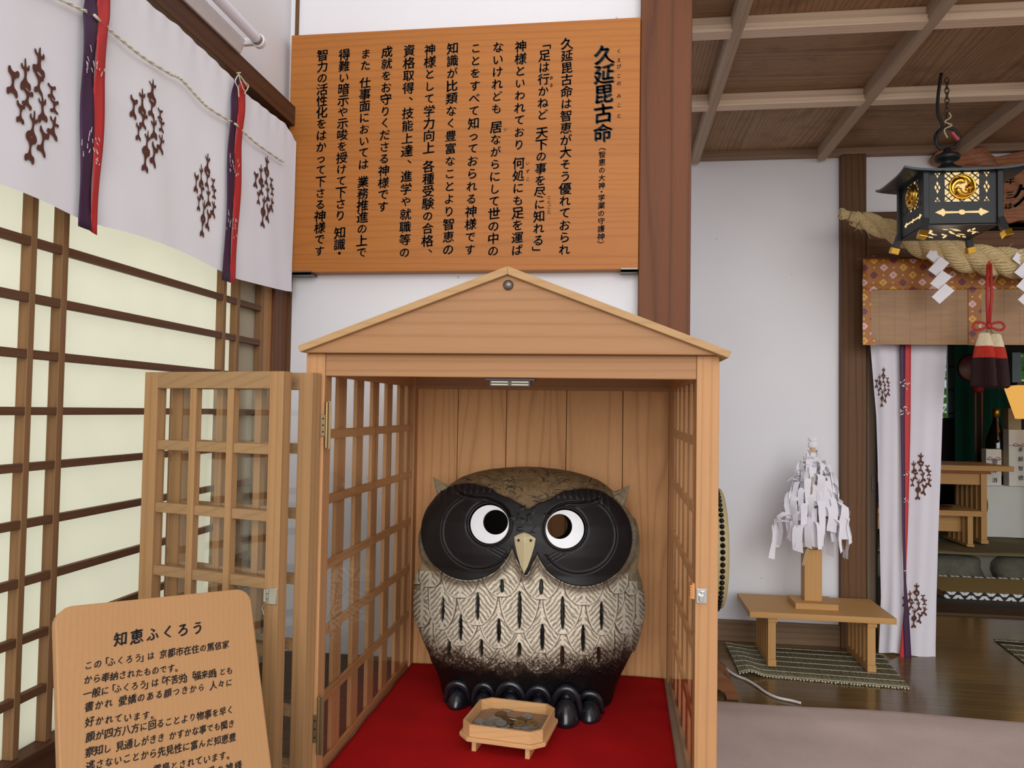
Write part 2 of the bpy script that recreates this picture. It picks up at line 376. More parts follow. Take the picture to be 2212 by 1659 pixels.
def put(mb, ch, origin, right, up, size, bold=.012, slant=.07, lean=0., squash=1.):
    """brush-like glyph: rising strokes, slight irregularity"""
    if ch in ' \u3000': return
    v, fs = glyph(ch, 0)
    a = RNG.uniform(-.035, .035); s = size*(1+RNG.uniform(-.05, .05))*(.9 if ch in KANA else 1.)
    x = v[:, 0]; y = v[:, 1]
    x2 = x*squash + y*lean + .018*np.sin(y*7+a*40); y2 = y + x*slant + .015*np.sin(x*6+a*50)
    xr = x2*math.cos(a)-y2*math.sin(a); yr = x2*math.sin(a)+y2*math.cos(a)
    for k in (-1, 0, 1):
        dx, dy = bold*k*.85, -bold*k*.62      # broad-nib thickening along one diagonal
        mb.add([origin + right*(float(p+dx)*s) + up*(float(q+dy)*s) for p, q in zip(xr, yr)], fs)
VERT = {'、': (.55, .45), '。': (.5, .4)}
def column(mb, text, ptop, pbot, size, right, up, bold=.012, space=.5):
    units = []; t = 0
    for i, ch in enumerate(text):
        w = space if ch == '　' else (.55 if ch in '・' else 1.)
        if i: t += (w + prev)/2
        units.append(t); prev = w
    for ch, u in zip(text, units):
        p = ptop.lerp(pbot, u/units[-1])
        r, v = right, up
        if ch in '「」（）': r, v = -up, right      # vertical brackets turn
        if ch in '、': p = p + right*size*.55 + up*size*.5
        put(mb, ch, p, r, v, size, bold, slant=.0 if ch in '「」（）' else .08)
# ---------------------------------------------------------------- big notice board
BY = 2.095
pTL = PY(626,78,BY); pBR = PY(1376,582,BY)
bx0, bx1, bz0, bz1 = PY(624,300,BY).x, .0565, PY(1000,585,BY).z, PY(1000,57,BY).z
board = thing('notice_board', ((bx0+bx1)/2, YB-.02, bz0), 'wide orange wooden board with vertical brush writing, hung above the shrine roof', 'sign')
part('panel', MB().box(bx0, bx1, BY, YB-.002, bz0, bz1), W_BOARD, board, bevel=.0015)
R_, U_ = Vector((1,0,0)), Vector((0,0,1))
yb = BY-.0009
def B(x, y): return PY(x, y, yb)
mb = MB()
cols = [('久延毘古命', (1306,118), (1302,287), .056, .045),
 ('久延毘古命は智恵が大そう優れておられ', (1225,94), (1219,539), .0350, .029),
 ('「足は行かねど　天下の事を尽に知れる」', (1177,94), (1162,545), .0350, .029),
 ('神様といわれており　何処にも足を運ば', (1125,100), (1117,540), .0350, .029),
 ('ないけれども　居ながらにして世の中の', (1076,102), (1065,542), .0350, .029),
 ('ことをすべて知っておられる神様です', (1028,104), (1015,539), .0350, .029),
 ('知識が比類なく豊富なことより智恵の', (978,104), (968,539), .0350, .029),
 ('神様として学力向上　各種受験の合格、', (929,107), (923,547), .0350, .029),
 ('資格取得、技能上達、進学や就職等の', (884,109), (874,545), .0350, .029),
 ('成就をお守りくださる神様です', (836,112), (827,446), .0350, .029),
 ('また　仕事面においては　業務推進の上で', (790,116), (781,545), .0350, .029),
 ('得難い暗示や示唆を授けて下さり　知識・', (744,118), (733,547), .0350, .029),
 ('智力の活性化をはかって下さる神様です', (697,119), (690,542), .0350, .029)]
for t, a, b, s, bo in cols: column(mb, t, B(*a), B(*b), s, R_, U_, bo)
part('writing', mb, BLACK, board, fix=False)
mb = MB()
column(mb, '（智恵の大神・学業の守護神）', B(1301,317), B(1298,528), .0205, R_, U_, .026)
for ch, y in zip('くえびこのみこと', (110,130,143,164,180,207,227,250)): column(mb, ch+'　', B(1337,y), B(1337,y+9), .0145, R_, U_, .018)
for s, x, y0, y1 in (('ある',1191,168,184), ('ことごと',1186,426,457), ('いずこ',1140,353,387), ('い',1092,279,279)):
    n = max(1, len(s)-1)
    for i, ch in enumerate(s): put(mb, ch, B(x, y0+(y1-y0)*i/n), R_, U_, .0125, .018)
part('small_writing', mb, BLACK, board, fix=False)
# two thin steel clips under the board
for x, n in ((627, 45), (1341, 36)):
    a = PY(x, 588, BY-.004); b = PY(x+n, 588, BY-.004)
    part('clip', MB().box(a.x, min(b.x, .0565), BY-.004, YB-.002, bz0-.0075, bz0-.0008).box(a.x, min(b.x,.0565), BY-.004, BY-.0015, bz0-.0075, bz0+.003), STEEL, board)
# ---------------------------------------------------------------- leaning owl sign
VH = ray(2770, 1045).normalized(); VV = ray(236, -2884).normalized()
VV = (VV - VH*VV.dot(VH)).normalized(); NS = VH.cross(VV).normalized()
if NS.dot(FW) > 0: NS = -NS
d0 = 1.00
pc = ray(118, 1312)*d0
def S(x, y): return PN(x, y, pc, NS)
c00 = S(118,1312); c10 = S(540,1272); 
wS = (c10-c00).dot(VH)
cbl = PN(112, 1659, pc, NS)
# length until the foot of the board reaches the platform
topz = c00.z; hS = (topz+.684)/VV.z
sign = thing('wooden_sign', tuple(c00 + VH*wS/2 - VV*hS), 'rounded wooden sign with horizontal brush writing, leaning at the lower left', 'sign')
def rr(w, h, r, n=6):
    P = []
    for cx_, cy_, a0 in ((w-r, -r, 90), (r, -r, 180)):
        for k in range(n+1):
            a = math.radians(a0 - 90 + 90*k/n) if cx_ > w/2 else math.radians(90 + 90*k/n)
            P.append((cx_ + r*math.cos(a), cy_ + r*math.sin(a)))
    P += [(0, -h), (w, -h)]
    return P
TH = .016
part('panel', MB().prism(rr(wS, hS, .022), lambda u, v, d: c00 + VH*u + VV*v - NS*d, 0, TH), W_SIGN, sign, bevel=.002)
# folding prop behind it
b0 = c00 + VH*(wS*.5) - VV*(hS*.35) - NS*TH; 
foot = Vector((b0.x, b0.y, 0)) - Vector((NS.x, NS.y, 0)).normalized()*.03; foot.z = -.697
part('prop', MB().bar(b0, foot, .03, .012, up=NS), W_SIGN, sign)
mb = MB()
def line(text, a, b, size, bold):
    pa = S(*a) + NS*.0007; pb = S(*b) + NS*.0007
    units = []; t = 0
    for i, ch in enumerate(text):
        w = .5 if ch in '　「」・' else 1.
        if i: t += (w+prev)/2
        units.append(t); prev = w
    r = (pb-pa).normalized() if len(text) > 1 else VH
    for ch, u in zip(text, units): put(mb, ch, pa.lerp(pb, u/units[-1]), VH, VV, size, bold, slant=.10, lean=.08, squash=.90)
g = lambda x, y: (90 + x/4.057, 1250 + y/4.057)
line('知恵ふくろう', g(690,528), g(1365,430), .0205, .03)
for t, a, b in (('この「ふくろう」は　京都市在住の篤信家', (410,760), (1610,578)), ('から奉納されたものです。', (405,885), (1200,778)), ('一般に「ふくろう」は「不苦労」「福来朗」とも', (400,1008), (1645,805)),
   ('書かれ　愛嬌のある顔つきから　人々に', (415,1120), (1640,912)), ('好かれています。', (420,1253), (990,1190)), ('顔が四方八方に回ることより物事を早く', (425,1385), (1650,1152)),
   ('察知し　見通しがきき　かすかな事でも聞き', (420,1518), (1660,1272)), ('逃さないことから先見性に富んだ知恵豊', (425,1640), (1670,1392)), ('かな　古来より　霊鳥とされています。', (450,1785), (1650,1540)), ('福を招く　学問の神様', (1000,1790), (1720,1640))):
    line(t, g(*a), g(*b), .0122, .022)
part('writing', mb, BLACK, sign, fix=False)
# ================================================================ SHRINE CABINET
KX0, KX1, KY0, KY1 = -.4945, .1275, 1.25, 1.885
KF = -.631
kiosk = thing('owl_shrine', ((KX0+KX1)/2, 1.56, -.70), 'gabled cypress cabinet with open lattice doors housing the ceramic owl', 'cabinet')
for x0, x1 in ((-.5236, -.490), (.1275, .1625)):
    part('post', MB().box(x0, x1, KY0, KY0+.034, -.70, .0925), W_KIOSK_Z, kiosk, bevel=.0015)
for x0, x1 in ((-.5236, -.492), (.1265, .1625)):
    part('post', MB().box(x0, x1, KY1-.03, KY1+.018, -.70, .0925), W_KIOSK_Z, kiosk, bevel=.0015)
part('header', MB().box(-.490, .1275, KY0+.002, KY0+.026, .0545, .0925), W_KIOSK_X, kiosk, bevel=.0015)
part('back_header', MB().box(KX0, KX1, KY1-.026, KY1, .052, .0925), W_KIOSK_X, kiosk, bevel=.001)
part('sill', MB().box(-.490, .1275, KY0+.002, KY0+.026, -.70, -.640), W_KIOSK_X, kiosk, bevel=.001)
part('floor_panel', MB().box(-.51, .15, KY0+.004, KY1, -.645, KF), wood('kiosk_floor_wood', (168,146,124), (124,104,86), 'y', 30, .05, .5, .3, .8), kiosk)
part('top_panel', MB().box(-.51, .15, KY0+.004, KY1+.01, .0925, .100), W_KIOSK_Y, kiosk)
bx = [-.5105, -.3901, -.2677, -.119, .0178, .150]
for i in range(5):
    part('back_plank', MB().box(bx[i]+.0007, bx[i+1]-.0007, KY1+.0, KY1+.012, -.66, .09), W_PLANK, kiosk, bevel=.001)
part('back_board', MB().box(-.515, .155, KY1+.0122, KY1+.016, -.70, .092), W_DARK_Z, kiosk)
# pediment and roof boards
py = KY0-.018
def K(x, y): p = PY(x, y, py); return (p.x, p.z)
ax = K(1098, 590); bl = K(657, 762); br = K(1567, 773); zb = .0925
part('gable_panel', MB().prism([(bl[0], zb), (br[0], zb), (br[0]-.003, zb+.006), (ax[0], ax[1]), (bl[0]+.003, zb+.006)], lambda u, v, d: (u, d, v), py, py+.018), W_KIOSK_X, kiosk, bevel=.001)
tl = K(648, 748); tr = K(1578, 760); ap = K(1098, 577)
for t_ in (tl, tr):
    sx = 1 if t_ is tr else -1
    dx, dz = t_[0]-ap[0], t_[1]-ap[1]; L = math.hypot(dx, dz); nx, nz = (dz/L*-1, dx/L) if sx > 0 else (dz/L, -dx/L)
    if nz > 0: nx, nz = -nx, -nz
    th = .0125
    vdrop = th*L/abs(dx)
    low = [(ap[0], ap[1]), (t_[0], t_[1]), (t_[0]+nx*th*.9, t_[1]+nz*th*.9), (ap[0], ap[1]-vdrop)]
    part('roof_board', MB().prism(low, lambda u, v, d: (u, d, v), py-.010, KY1+.03), wood('roof_edge_wood', (184,146,102), (148,114,76), 'x', 34, .05, .55, .35, .6), kiosk, bevel=.0012)
part('rear_gable', MB().prism([(bl[0], zb), (br[0], zb), (br[0]-.003, zb+.006), (ax[0], ax[1]-.002), (bl[0]+.003, zb+.006)], lambda u, v, d: (u, d, v), KY1, KY1+.015), W_KIOSK_X, kiosk)
kc = PY(1098, 616, py)
part('round_stud', MB().lathe([(.0086, 0), (.0086, -.0015), (.007, -.004), (.004, -.0058), (.001, -.0064)], (kc.x, py, kc.z), 28, 'y'), STEEL, kiosk, smooth=True)
# side lattices: cross rails inside, upright slats outside, pane towards the room
railz = [-.0455+(-.1145)*i for i in range(5)] + [-.622]
for sx, xin in ((-1, KX0), (1, KX1)):
    X = lambda a, sx=sx, xin=xin: xin + sx*a
    b = MB(); b.box(X(.001), X(.016), KY0+.034, KY1-.03, .056, .0925)
    part('side_top_rail', b, W_KIOSK_Y, kiosk, bevel=.001)
    for z in railz:
        part('side_rail', MB().box(X(.0025), X(.0085), KY0+.034, KY1-.03, z-.0083, z+.0083), W_KIOSK_Y, kiosk, bevel=.0008)
    for k in range(6):
        y0 = 1.356+.1005*k; y1 = min(y0+.041, KY1-.001)
        if k == 5: y0 = 1.828; y1 = 1.856
        part('side_slat', MB().box(X(.0087), X(.0165), y0, y1, -.64, .06), W_KIOSK_Z, kiosk, bevel=.0008)
    g = part('side_pane', MB().add([(X(.0012), KY0+.030, -.6305), (X(.0012), KY1-.02, -.6305), (X(.0012), KY1-.02, .056), (X(.0012), KY0+.030, .056)], [(0,1,2,3)]), GLASS, kiosk, fix=False)
# magnetic catch under the header
a = PY(1050, 815, 1.262); b_ = PY(1153, 834, 1.262)
ct = part('magnet_catch', MB().box(a.x-.002, b_.x+.002, 1.262, 1.284, .0500, .0544).box(a.x+.006, b_.x-.006, 1.262, 1.284, .0405, .050), flat('brown_plastic', (74,58,50), .5), kiosk, bevel=.0006)
w_ = (b_.x-a.x-.012)/2
for i in range(2):
    for zz in (.0478, .0433):
        part('pale_strip', MB().box(a.x+.009+i*w_, a.x+.003+(i+1)*w_, 1.2612, 1.262, zz-.0008, zz+.0008), flat('pale_plastic', (222,214,190), .5), ct)
# latch on the right post and ribbed stop beside it
a = PY(1502, 1270, KY0); b_ = PY(1527, 1304, KY0)
lt = part('latch', MB().box(a.x+.001, b_.x, KY0-.0025, KY0-.0002, b_.z, a.z), CHROME, kiosk, bevel=.001)
m_ = (a.x+b_.x)/2
part('latch_tongue', MB().box(m_-.004, m_+.003, KY0-.010, KY0-.002, b_.z+.004, b_.z+.014).box(m_-.001, m_+.005, KY0-.005, KY0-.002, b_.z+.012, a.z-.004), CHROME, lt, bevel=.001)
cb_ = MB()
for k in range(5): cb_.box(KX1-.0075, KX1-.0003, KY0+.004, KY0+.030, -.2715-.0042*k-.0036, -.2715-.0042*k)
cb_.box(KX1-.0045, KX1-.0002, KY0+.003, KY0+.031, -.293, -.2680)
part('ribbed_stop', cb_, wood('stop_wood', (214,150,96), (186,120,72), 'x', 30, .1, .5, .3, .7), kiosk, bevel=.0004)
# ---- folding doors, both leaves swung out to the left
ZT, ZB = .0585, -.622
def leaf(A, th, L, t, gl=.0165):
    c, s = math.cos(th), math.sin(th)
    def T(u, v, z): return (A[0] - c*u + s*v, A[1] + s*u + c*v, z)
    def bx_(mb, u0, u1, v0, v1, z0, z1):
        P = [(u0,v0,z0),(u1,v0,z0),(u1,v1,z0),(u0,v1,z0),(u0,v0,z1),(u1,v0,z1),(u1,v1,z1),(u0,v1,z1)]
        mb.add([T(*p) for p in P], [(3,2,1,0),(4,5,6,7),(0,1,5,4),(1,2,6,5),(2,3,7,6),(3,0,4,7)]); return mb
    # grain follows the leaf closely enough in object space
    d = bx_(MB(), 0, .0275, 0, t, ZB, ZT); bx_(d, L-.030, L, 0, t, ZB, ZT)
    door = part('door_leaf', d, W_DOOR_Z, kiosk, bevel=.0012)
    part('end_rail', bx_(MB(), .0275, L-.030, .0005, t-.0005, ZT-.0285, ZT), W_DOOR_X, door, bevel=.001); part('end_rail', bx_(MB(), .0275, L-.030, .0005, t-.0005, ZB, ZB+.03), W_DOOR_X, door, bevel=.001)
    ww = (L-.0575); m = .0135
    for k in (1, 2):
        u = .0275 + ww*k/3
        part('muntin', bx_(MB(), u-m/2, u+m/2, .001, gl-.0015, ZB+.03, ZT-.0285), W_DOOR_Z, door, bevel=.0008)
    for k in range(5):
        z = -.0690 - .109*k
        for j in range(3):
            u0 = .0275 + ww*j/3 + (m/2 if j else 0); u1 = .0275+ww*(j+1)/3 - (m/2 if j < 2 else 0)
            part('cross_rail', bx_(MB(), u0, u1, .0035, gl-.0015, z-.0085, z+.0085), W_DOOR_X, door, bevel=.0008)
    part('pane', MB().add([T(.026, gl, ZB+.029), T(L-.0285, gl, ZB+.029), T(L-.0285, gl, ZT-.028), T(.026, gl, ZT-.028)], [(0,1,2,3)]), GLASS, door, fix=False)
    return door, T, bx_
l1, T1, bx1 = leaf((-.5005, 1.2225), math.radians(14.0), .310, .0245)
l2, T2, bx2 = leaf((-.534, 1.184), math.radians(14.6), .302, .0215)
for ya, yb2, yc, yd, px_ in ((868, 895, 942, 968, (688, 702)), (1505, 1545, 1605, 1630, (668, 684))):
    p0 = PY(px_[0], ya, 1.246); p1 = PY(px_[1]+7, yd, 1.246); q0 = PY(px_[0], yb2, 1.246); q1 = PY(px_[0], yc, 1.246)
    h = MB(); h.box(p1.x-.019, p1.x-.003, 1.2470, 1.2495, q1.z, q0.z); xk = p1.x-.004
    h.lathe([(.0028, 0), (.0028, p0.z-p1.z)], (xk, 1.2462, p1.z), 12, 'z')
    h.box(p1.x-.003, p1.x+.003, 1.2475, 1.2495, p1.z-.002, p0.z+.002)
    hh = part('hinge', h, METAL, kiosk, bevel=.0006)
    sm = MB()
    for kk in (.2, .5, .8): sm.lathe([(.0017, 0), (.0012, -.0008)], (p1.x-.0105, 1.2468, q1.z+(q0.z-q1.z)*kk), 10, 'y')
    part('screw_hole', sm, BLACK, hh)
# small chrome hasp on the front leaf
zc = -.304
h = MB(); bx2(h, .001, .0175, -.002, 0, zc-.0135, zc+.0135); part_h = part('hasp', h, CHROME, l2, bevel=.001)
h = MB()
for k in range(3): h.lathe([(.0028, 0), (.0028, .0072)], Vector(T2(.0195, -.002, zc-.0122+.0082*k)), 12, 'z')
bx2(h, .0215, .026, -.003, -.001, zc-.010, zc+.010)
h.tube([T2(.024, -.003, zc-.012), T2(.026, -.006, zc-.020), T2(.023, -.005, zc-.030)], .0013, 6)
part('hasp_knuckle', h, CHROME, part_h, smooth=False)
# ---- red cloth
def cl(u, v):
    x = -.4925 + u*(.6125 - .007*(1-v)); y = 1.256 + v*.618
    return (x, y, KF+.0032+.0006*math.sin(x*40+y*30)+.0005*math.sin(y*55))
def felt():
    t = NT('red_felt'); v = t.coord(); a = t.n('TexNoise', {'Vector': v, 'Scale': 9.0, 'Detail': 4.0}); b = t.n('TexNoise', {'Vector': v, 'Scale': 900.0, 'Detail': 1.0})
    vo = t.n('TexVoronoi', {'Vector': v, 'Scale': 42.0}); sp_ = t.math('MULTIPLY', t.math('LESS_THAN', vo.outputs['Distance'], .03), .5)
    c = t.mix(a.outputs[0], lin((178,14,16)), lin((150,8,12)))
    return t.bsdf(t.mix(sp_, c, lin((200,120,110))), .95, bump=b.outputs[0], bstr=.4, bdist=.001, **{'Specular IOR Level': .15})
o = mesh_obj('red_cloth', MB().grid(cl, 60, 60), felt(), smooth=True, solid=.0018, fix=False)
tag(o, 'bright red felt cloth spread on the shrine floor under the owl', 'cloth')
# ---- offering tray
def P_(x, y, z=KF+.003): return PZ(x, y, z)
fl = P_(1021, 1628); fr = P_(1137, 1644)
ang = math.atan2(fr.y-fl.y, fr.x-fl.x)
tc_ = Vector(((fl.x+fr.x)/2, (fl.y+fr.y)/2, KF+.0035))
DZ = Vector((-math.sin(ang), math.cos(ang), 0)); DX = Vector((math.cos(ang), math.sin(ang), 0))
wf = (fr-fl).length
tray = thing('offering_tray', tuple(tc_ + DZ*.045), 'small octagonal wooden tray on two feet holding coins in front of the owl', 'tray')
def TR(u, v, z): return tuple(tc_ + DX*u + DZ*v + Vector((0,0,z)))
def octo(a, b, c): return [(-a, -b+c), (-a+c, -b), (a-c, -b), (a, -b+c), (a, b-c), (a-c, b), (-a+c, b), (-a, b-c)]
HW, HD, cv = .0762, .071, .0185
cen = HD+.0
tz = .022
W_TRAY = wood('tray_wood', (208,162,112), (180,132,86), 'x', 60, .06, .45, .25, .6)
part('base_board', MB().prism(octo(HW+.006, HD+.006, cv+.003), lambda u, v, d: TR(u, v+cen, d), tz, tz+.008), W_TRAY, tray, bevel=.0015)
wl = MB(); o1 = octo(HW, HD, cv); o2 = octo(HW-.004, HD-.004, cv-.002)
zb_, zt_ = tz+.008, tz+.008+.0210
V = [TR(u, v+cen, zb_) for u, v in o1]+[TR(u, v+cen, zt_) for u, v in o1]+[TR(u, v+cen, zt_) for u, v in o2]+[TR(u, v+cen, zb_) for u, v in o2]
fs = []
for i in range(8):
    j = (i+1) % 8
    fs += [(i, j, 8+j, 8+i), (8+i, 8+j, 16+j, 16+i), (16+i, 16+j, 24+j, 24+i)]
wl.add(V, fs); part('rim', wl, W_TRAY, tray)
part('inner_floor', MB().prism(octo(HW-.0042, HD-.0042, cv-.002), lambda u, v, d: TR(u, v+cen, d), zb_, zb_+.001), wood('tray_floor_wood', (150,122,94), (116,92,70), 'x', 40, .06, .5, .3, .8), tray)
for u in (-wf/2, wf/2):
    b = MB(); V = []
    for vv in (.006, .132):
        for du, zz in ((-.0042, 0), (.0042, 0), (.0042, tz), (-.0042, tz)): V.append(TR(u+du, vv, zz))
    b.add(V, [(0,1,2,3), (7,6,5,4), (0,4,5,1), (1,5,6,2), (2,6,7,3), (3,7,4,0)])
    part('foot', b, W_TRAY, tray, bevel=.0006)
# ---- coins
brass = flat('brass_coin', (150,120,66), .35, Metallic=.4); bronze = flat('bronze_coin', (104,76,48), .4, Metallic=.35); nickel = flat('nickel_coin', (150,146,140), .35, Metallic=.4); alum = flat('aluminium_coin', (160,158,156), .45, Metallic=.35)
def coin_mesh(r, t, hole):
    b = MB()
    if hole:
        pr_ = [(hole, 0), (hole, t), (r*.86, t), (r*.9, t*1.25), (r*.97, t*1.25), (r, t), (r, .0002), (r*.97, 0)]
        n = 36; v = []; f = []
        for rr_, h in pr_:
            for k in range(n): a = 2*math.pi*k/n; v.append((rr_*math.cos(a), rr_*math.sin(a), h))
        m = len(pr_)
        for i in range(m):
            for k in range(n): f.append((i*n+k, i*n+(k+1) % n, ((i+1) % m)*n+(k+1) % n, ((i+1) % m)*n+k))
        b.add(v, f)
    else: b.lathe([(r*.96, 0), (r, .0002), (r, t), (r*.96, t*1.2), (r*.9, t*1.2), (r*.86, t*.95), (.001, t*.95)], (0,0,0), 36)
    return b
kinds = {'5': (.011, .0015, .0025, brass), '50': (.0105, .0017, .002, nickel), '10': (.01175, .0015, 0, bronze), '100': (.0113, .0017, 0, nickel), '1': (.010, .0015, 0, alum)}
proto = {}
zf = KF + .0035 + zb_ + .0012
coins = [  # px x, y, kind, lift, tilt, label
 (1096,1533,'50',0,.0,'silvery coin with centre hole, farthest back in the wooden tray'),
 (1082,1542,'10',0,.0,'brown copper coin just in front of the farthest silver coin'),
 (1139,1548,'50',.0015,.05,'silvery coin with centre hole at the right of the coin pile'),
 (1035,1557,'1',0,.0,'pale coin lying apart at the left end of the pile'),
 (1066,1553,'1',.0,.0,None), (1056,1561,'100',.0016,.05,None), (1074,1556,'100',.002,.08,None), (1092,1553,'10',.0015,-.06,None), (1101,1557,'10',.0032,.1,None),
 (1109,1553,'1',.004,.35,'pale coin tilted upright in the middle of the pile'),
 (1082,1562,'100',.0035,.1,'large silvery coin on top of the pile at the front'),
 (1127,1554,'10',.002,.06,'copper coin overlapping the holed coins at right'),
 (1122,1562,'5',.0035,.06,'yellow brass coin with centre hole on top at right'),
 (1144,1560,'10',.0,.0,None), (1148,1562,'5',.0018,.08,'dark brass coin with hole at the right end of the pile'),
 (1104,1565,'10',.0,.0,None), (1119,1568,'1',.0,.0,None), (1066,1566,'1',.0,.03,None), (1134,1569,'1',.0,.0,None), (1090,1568,'1',.0,.0,None), (1048,1565,'1',.0,0,None), (1150,1568,'100',.0,0,None)]
for i, (x, y, k, lift, tilt, lab) in enumerate(coins):
    r, t, hole, m = kinds[k]
    if k not in proto: o = proto[k] = mesh_obj('coin', coin_mesh(r, t, hole), m); 
    else: o = proto[k].copy(); COL.objects.link(o)
    p = PZ(x, y+1.5, zf+lift); o.location = p + Vector((0, 0, .0003*(i % 3))); o.rotation_euler = (tilt*math.cos(i*2.1), tilt*math.sin(i*2.1), i)
    nm = {'5': 'brass', '50': 'silvery holed', '10': 'copper', '100': 'silvery', '1': 'pale grey'}[k]
    tag(o, lab or f'{nm} coin partly buried in the pile inside the wooden tray', 'coin', 'coins in the offering tray')
# ================================================================ CERAMIC OWL
OY = 1.722
OC = PY(1141, 1250, OY); OX = OC.x; dpt = OC.dot(FW); OS = dpt/F
prof = [(1008,0),(1009.5,30),(1012,60),(1017,95),(1024,122),(1033,148),(1044,166),(1058,182),(1075,197),(1096,213),(1120,229),(1148,235.5),(1175,237.5),(1198,235),(1213,232.5),(1226,236),(1245,242),(1268,246),(1297,247.5),(1325,246),(1350,240),(1380,229),(1410,215),(1440,201),(1465,191),(1487,183)]
zs0 = [PY(1141, y, OY).z for y, h in prof]; as0 = [h*OS for y, h in prof]
zs0[-1] = KF + .004
arc = [0]
for i in range(1, len(prof)): arc.append(arc[-1]+math.hypot(zs0[i]-zs0[i-1], as0[i]-as0[i-1]))
NR, NF, NB = 620, 820, 320
tt = np.linspace(0, arc[-1], NR)
def smooth1(v, w=13):
    k = np.hanning(w+2)[1:-1]; k /= k.sum(); p = np.concatenate([2*v[0]-v[1:w//2+1][::-1], v, 2*v[-1]-v[-w//2:-1][::-1]]); r = np.convolve(p, k, 'same'); return r[w//2:w//2+len(v)]
Zr = smooth1(np.interp(tt, arc, zs0)); Ar = smooth1(np.interp(tt, arc, as0)); Ar[0] = 0.0008; Ar = np.maximum(Ar, .0008); Zr[-1] = KF+.004
th = np.concatenate([np.linspace(-math.pi*.54, math.pi*.54, NF, endpoint=False), np.linspace(math.pi*.54, math.pi*.86, 50, endpoint=False), np.linspace(math.pi*.86, math.pi*1.14, NB, endpoint=False), np.linspace(math.pi*1.14, math.pi*1.46, 50, endpoint=False)])
NC = len(th)
TH_, Zg = np.meshgrid(th, Zr); Ag = np.meshgrid(th, Ar)[1]
sn, cs = np.sin(TH_), np.cos(TH_)     # theta 0 faces the viewer (-Y)
e = 2/2.25
X = OX + Ag*np.sign(sn)*np.abs(sn)**e
bf = .585*Ag; bb = .50*Ag
Y = OY - np.where(cs > 0, bf, bb)*np.sign(cs)*np.abs(cs)**e
# face plane is a little flatter, chin slightly tucked
Zz = Zg.copy()
P0 = np.stack([X, Y, Zz], -1)
px, py_ = project(P0.reshape(-1, 3)); px = px.reshape(X.shape); py_ = py_.reshape(X.shape)
front = (cs > 0.02)
# normals by finite differences
dU = np.gradient(P0, axis=1); dV = np.gradient(P0, axis=0); Nn = np.cross(dU, dV); Nn /= (np.linalg.norm(Nn, axis=-1, keepdims=True)+1e-12)
outw = np.stack([X-OX, Y-OY, np.zeros_like(X)], -1); flip = np.sign((Nn*outw).sum(-1)); flip[flip == 0] = 1; Nn *= flip[..., None]
def vnoise(x, y, seed=0):
    xi = np.floor(x).astype(int); yi = np.floor(y).astype(int); fx = x-xi; fy = y-yi; fx = fx*fx*(3-2*fx); fy = fy*fy*(3-2*fy)
    def h(a, b): n = (a*374761393 + b*668265263 + seed*974711) & 0x7fffffff; n = ((n ^ (n >> 13))*1274126177) & 0x7fffffff; return ((n ^ (n >> 16)) & 0xffff)/65535.
    return (h(xi,yi)*(1-fx)+h(xi+1,yi)*fx)*(1-fy)+(h(xi,yi+1)*(1-fx)+h(xi+1,yi+1)*fx)*fy
def fbm(x, y, seed=0, o=4):
    s = 0; a = .5
    for i in range(o): s = s+a*vnoise(x*2**i, y*2**i, seed+i); a *= .5
    return s
def ss(a, b, v): t = np.clip((v-a)/(b-a), 0, 1); return t*t*(3-2*t)
C = lambda *c: np.array(lin(c)[:3])
n1 = fbm(px/14, py_/14, 1); n2 = fbm(px/4, py_/4, 5, 3); n3 = vnoise(px/1.6, py_/1.6, 9)
base = C(164,146,118)[None, None]*(0.72+.55*n1[..., None]); 
# fired clay speckle
H = (n1-.5)*.0012 + (n2-.5)*.0007
col = base*(.80+.4*n2[..., None])
# head crown: brown streaked with curved cuts
crown = py_ < 1128
warp = fbm(px/26, py_/16, 21)*9
ridge = np.abs(np.sin((py_*.30 + np.abs(px-1141)*.10 + warp*1.5)))
cut = ss(.16, .0, ridge)*ss(.45, .6, fbm(px/9, py_/5, 31))
colc = C(112,90,62)[None, None]*(.62+.75*n1[..., None])*(.75+.5*n2[..., None])
colc = colc*(1-.65*cut[..., None])
rsA = random.Random(12)
arcs = np.zeros_like(px)
for _k in range(150):
    ax0 = 1141+rsA.uniform(-190, 190); ay0 = rsA.uniform(1020, 1112) + abs(ax0-1141)*.10; r0_ = rsA.uniform(9, 24); an0 = math.radians(rsA.uniform(-150, -30)); sp0 = rsA.uniform(.5, 1.1)
    sel = (np.abs(px-ax0) < 30) & (np.abs(py_-ay0) < 30) & front
    if not sel.any(): continue
    X_, Y_ = px[sel]-ax0, (py_[sel]-ay0)*1.5; dd = np.abs(np.hypot(X_, Y_)-r0_); aa = np.arctan2(Y_, X_); da = np.abs((aa-an0+math.pi) % (2*math.pi)-math.pi)
    arcs[sel] = np.maximum(arcs[sel], ss(1.9, .5, dd)*ss(sp0, sp0*.6, da))
cut = np.maximum(cut*.5, arcs)
colc = colc*(1-.72*arcs[..., None])
side = ss(150, 225, np.abs(px-1141))[..., None]
colc = colc*(1-side)+ (C(146,130,104)[None,None]*(.7+.55*n2[..., None]))*side
cw = ss(1150, 1110, py_)[..., None]
col = col*(1-cw)+colc*cw; H = H - cut*.0018*cw[..., 0]
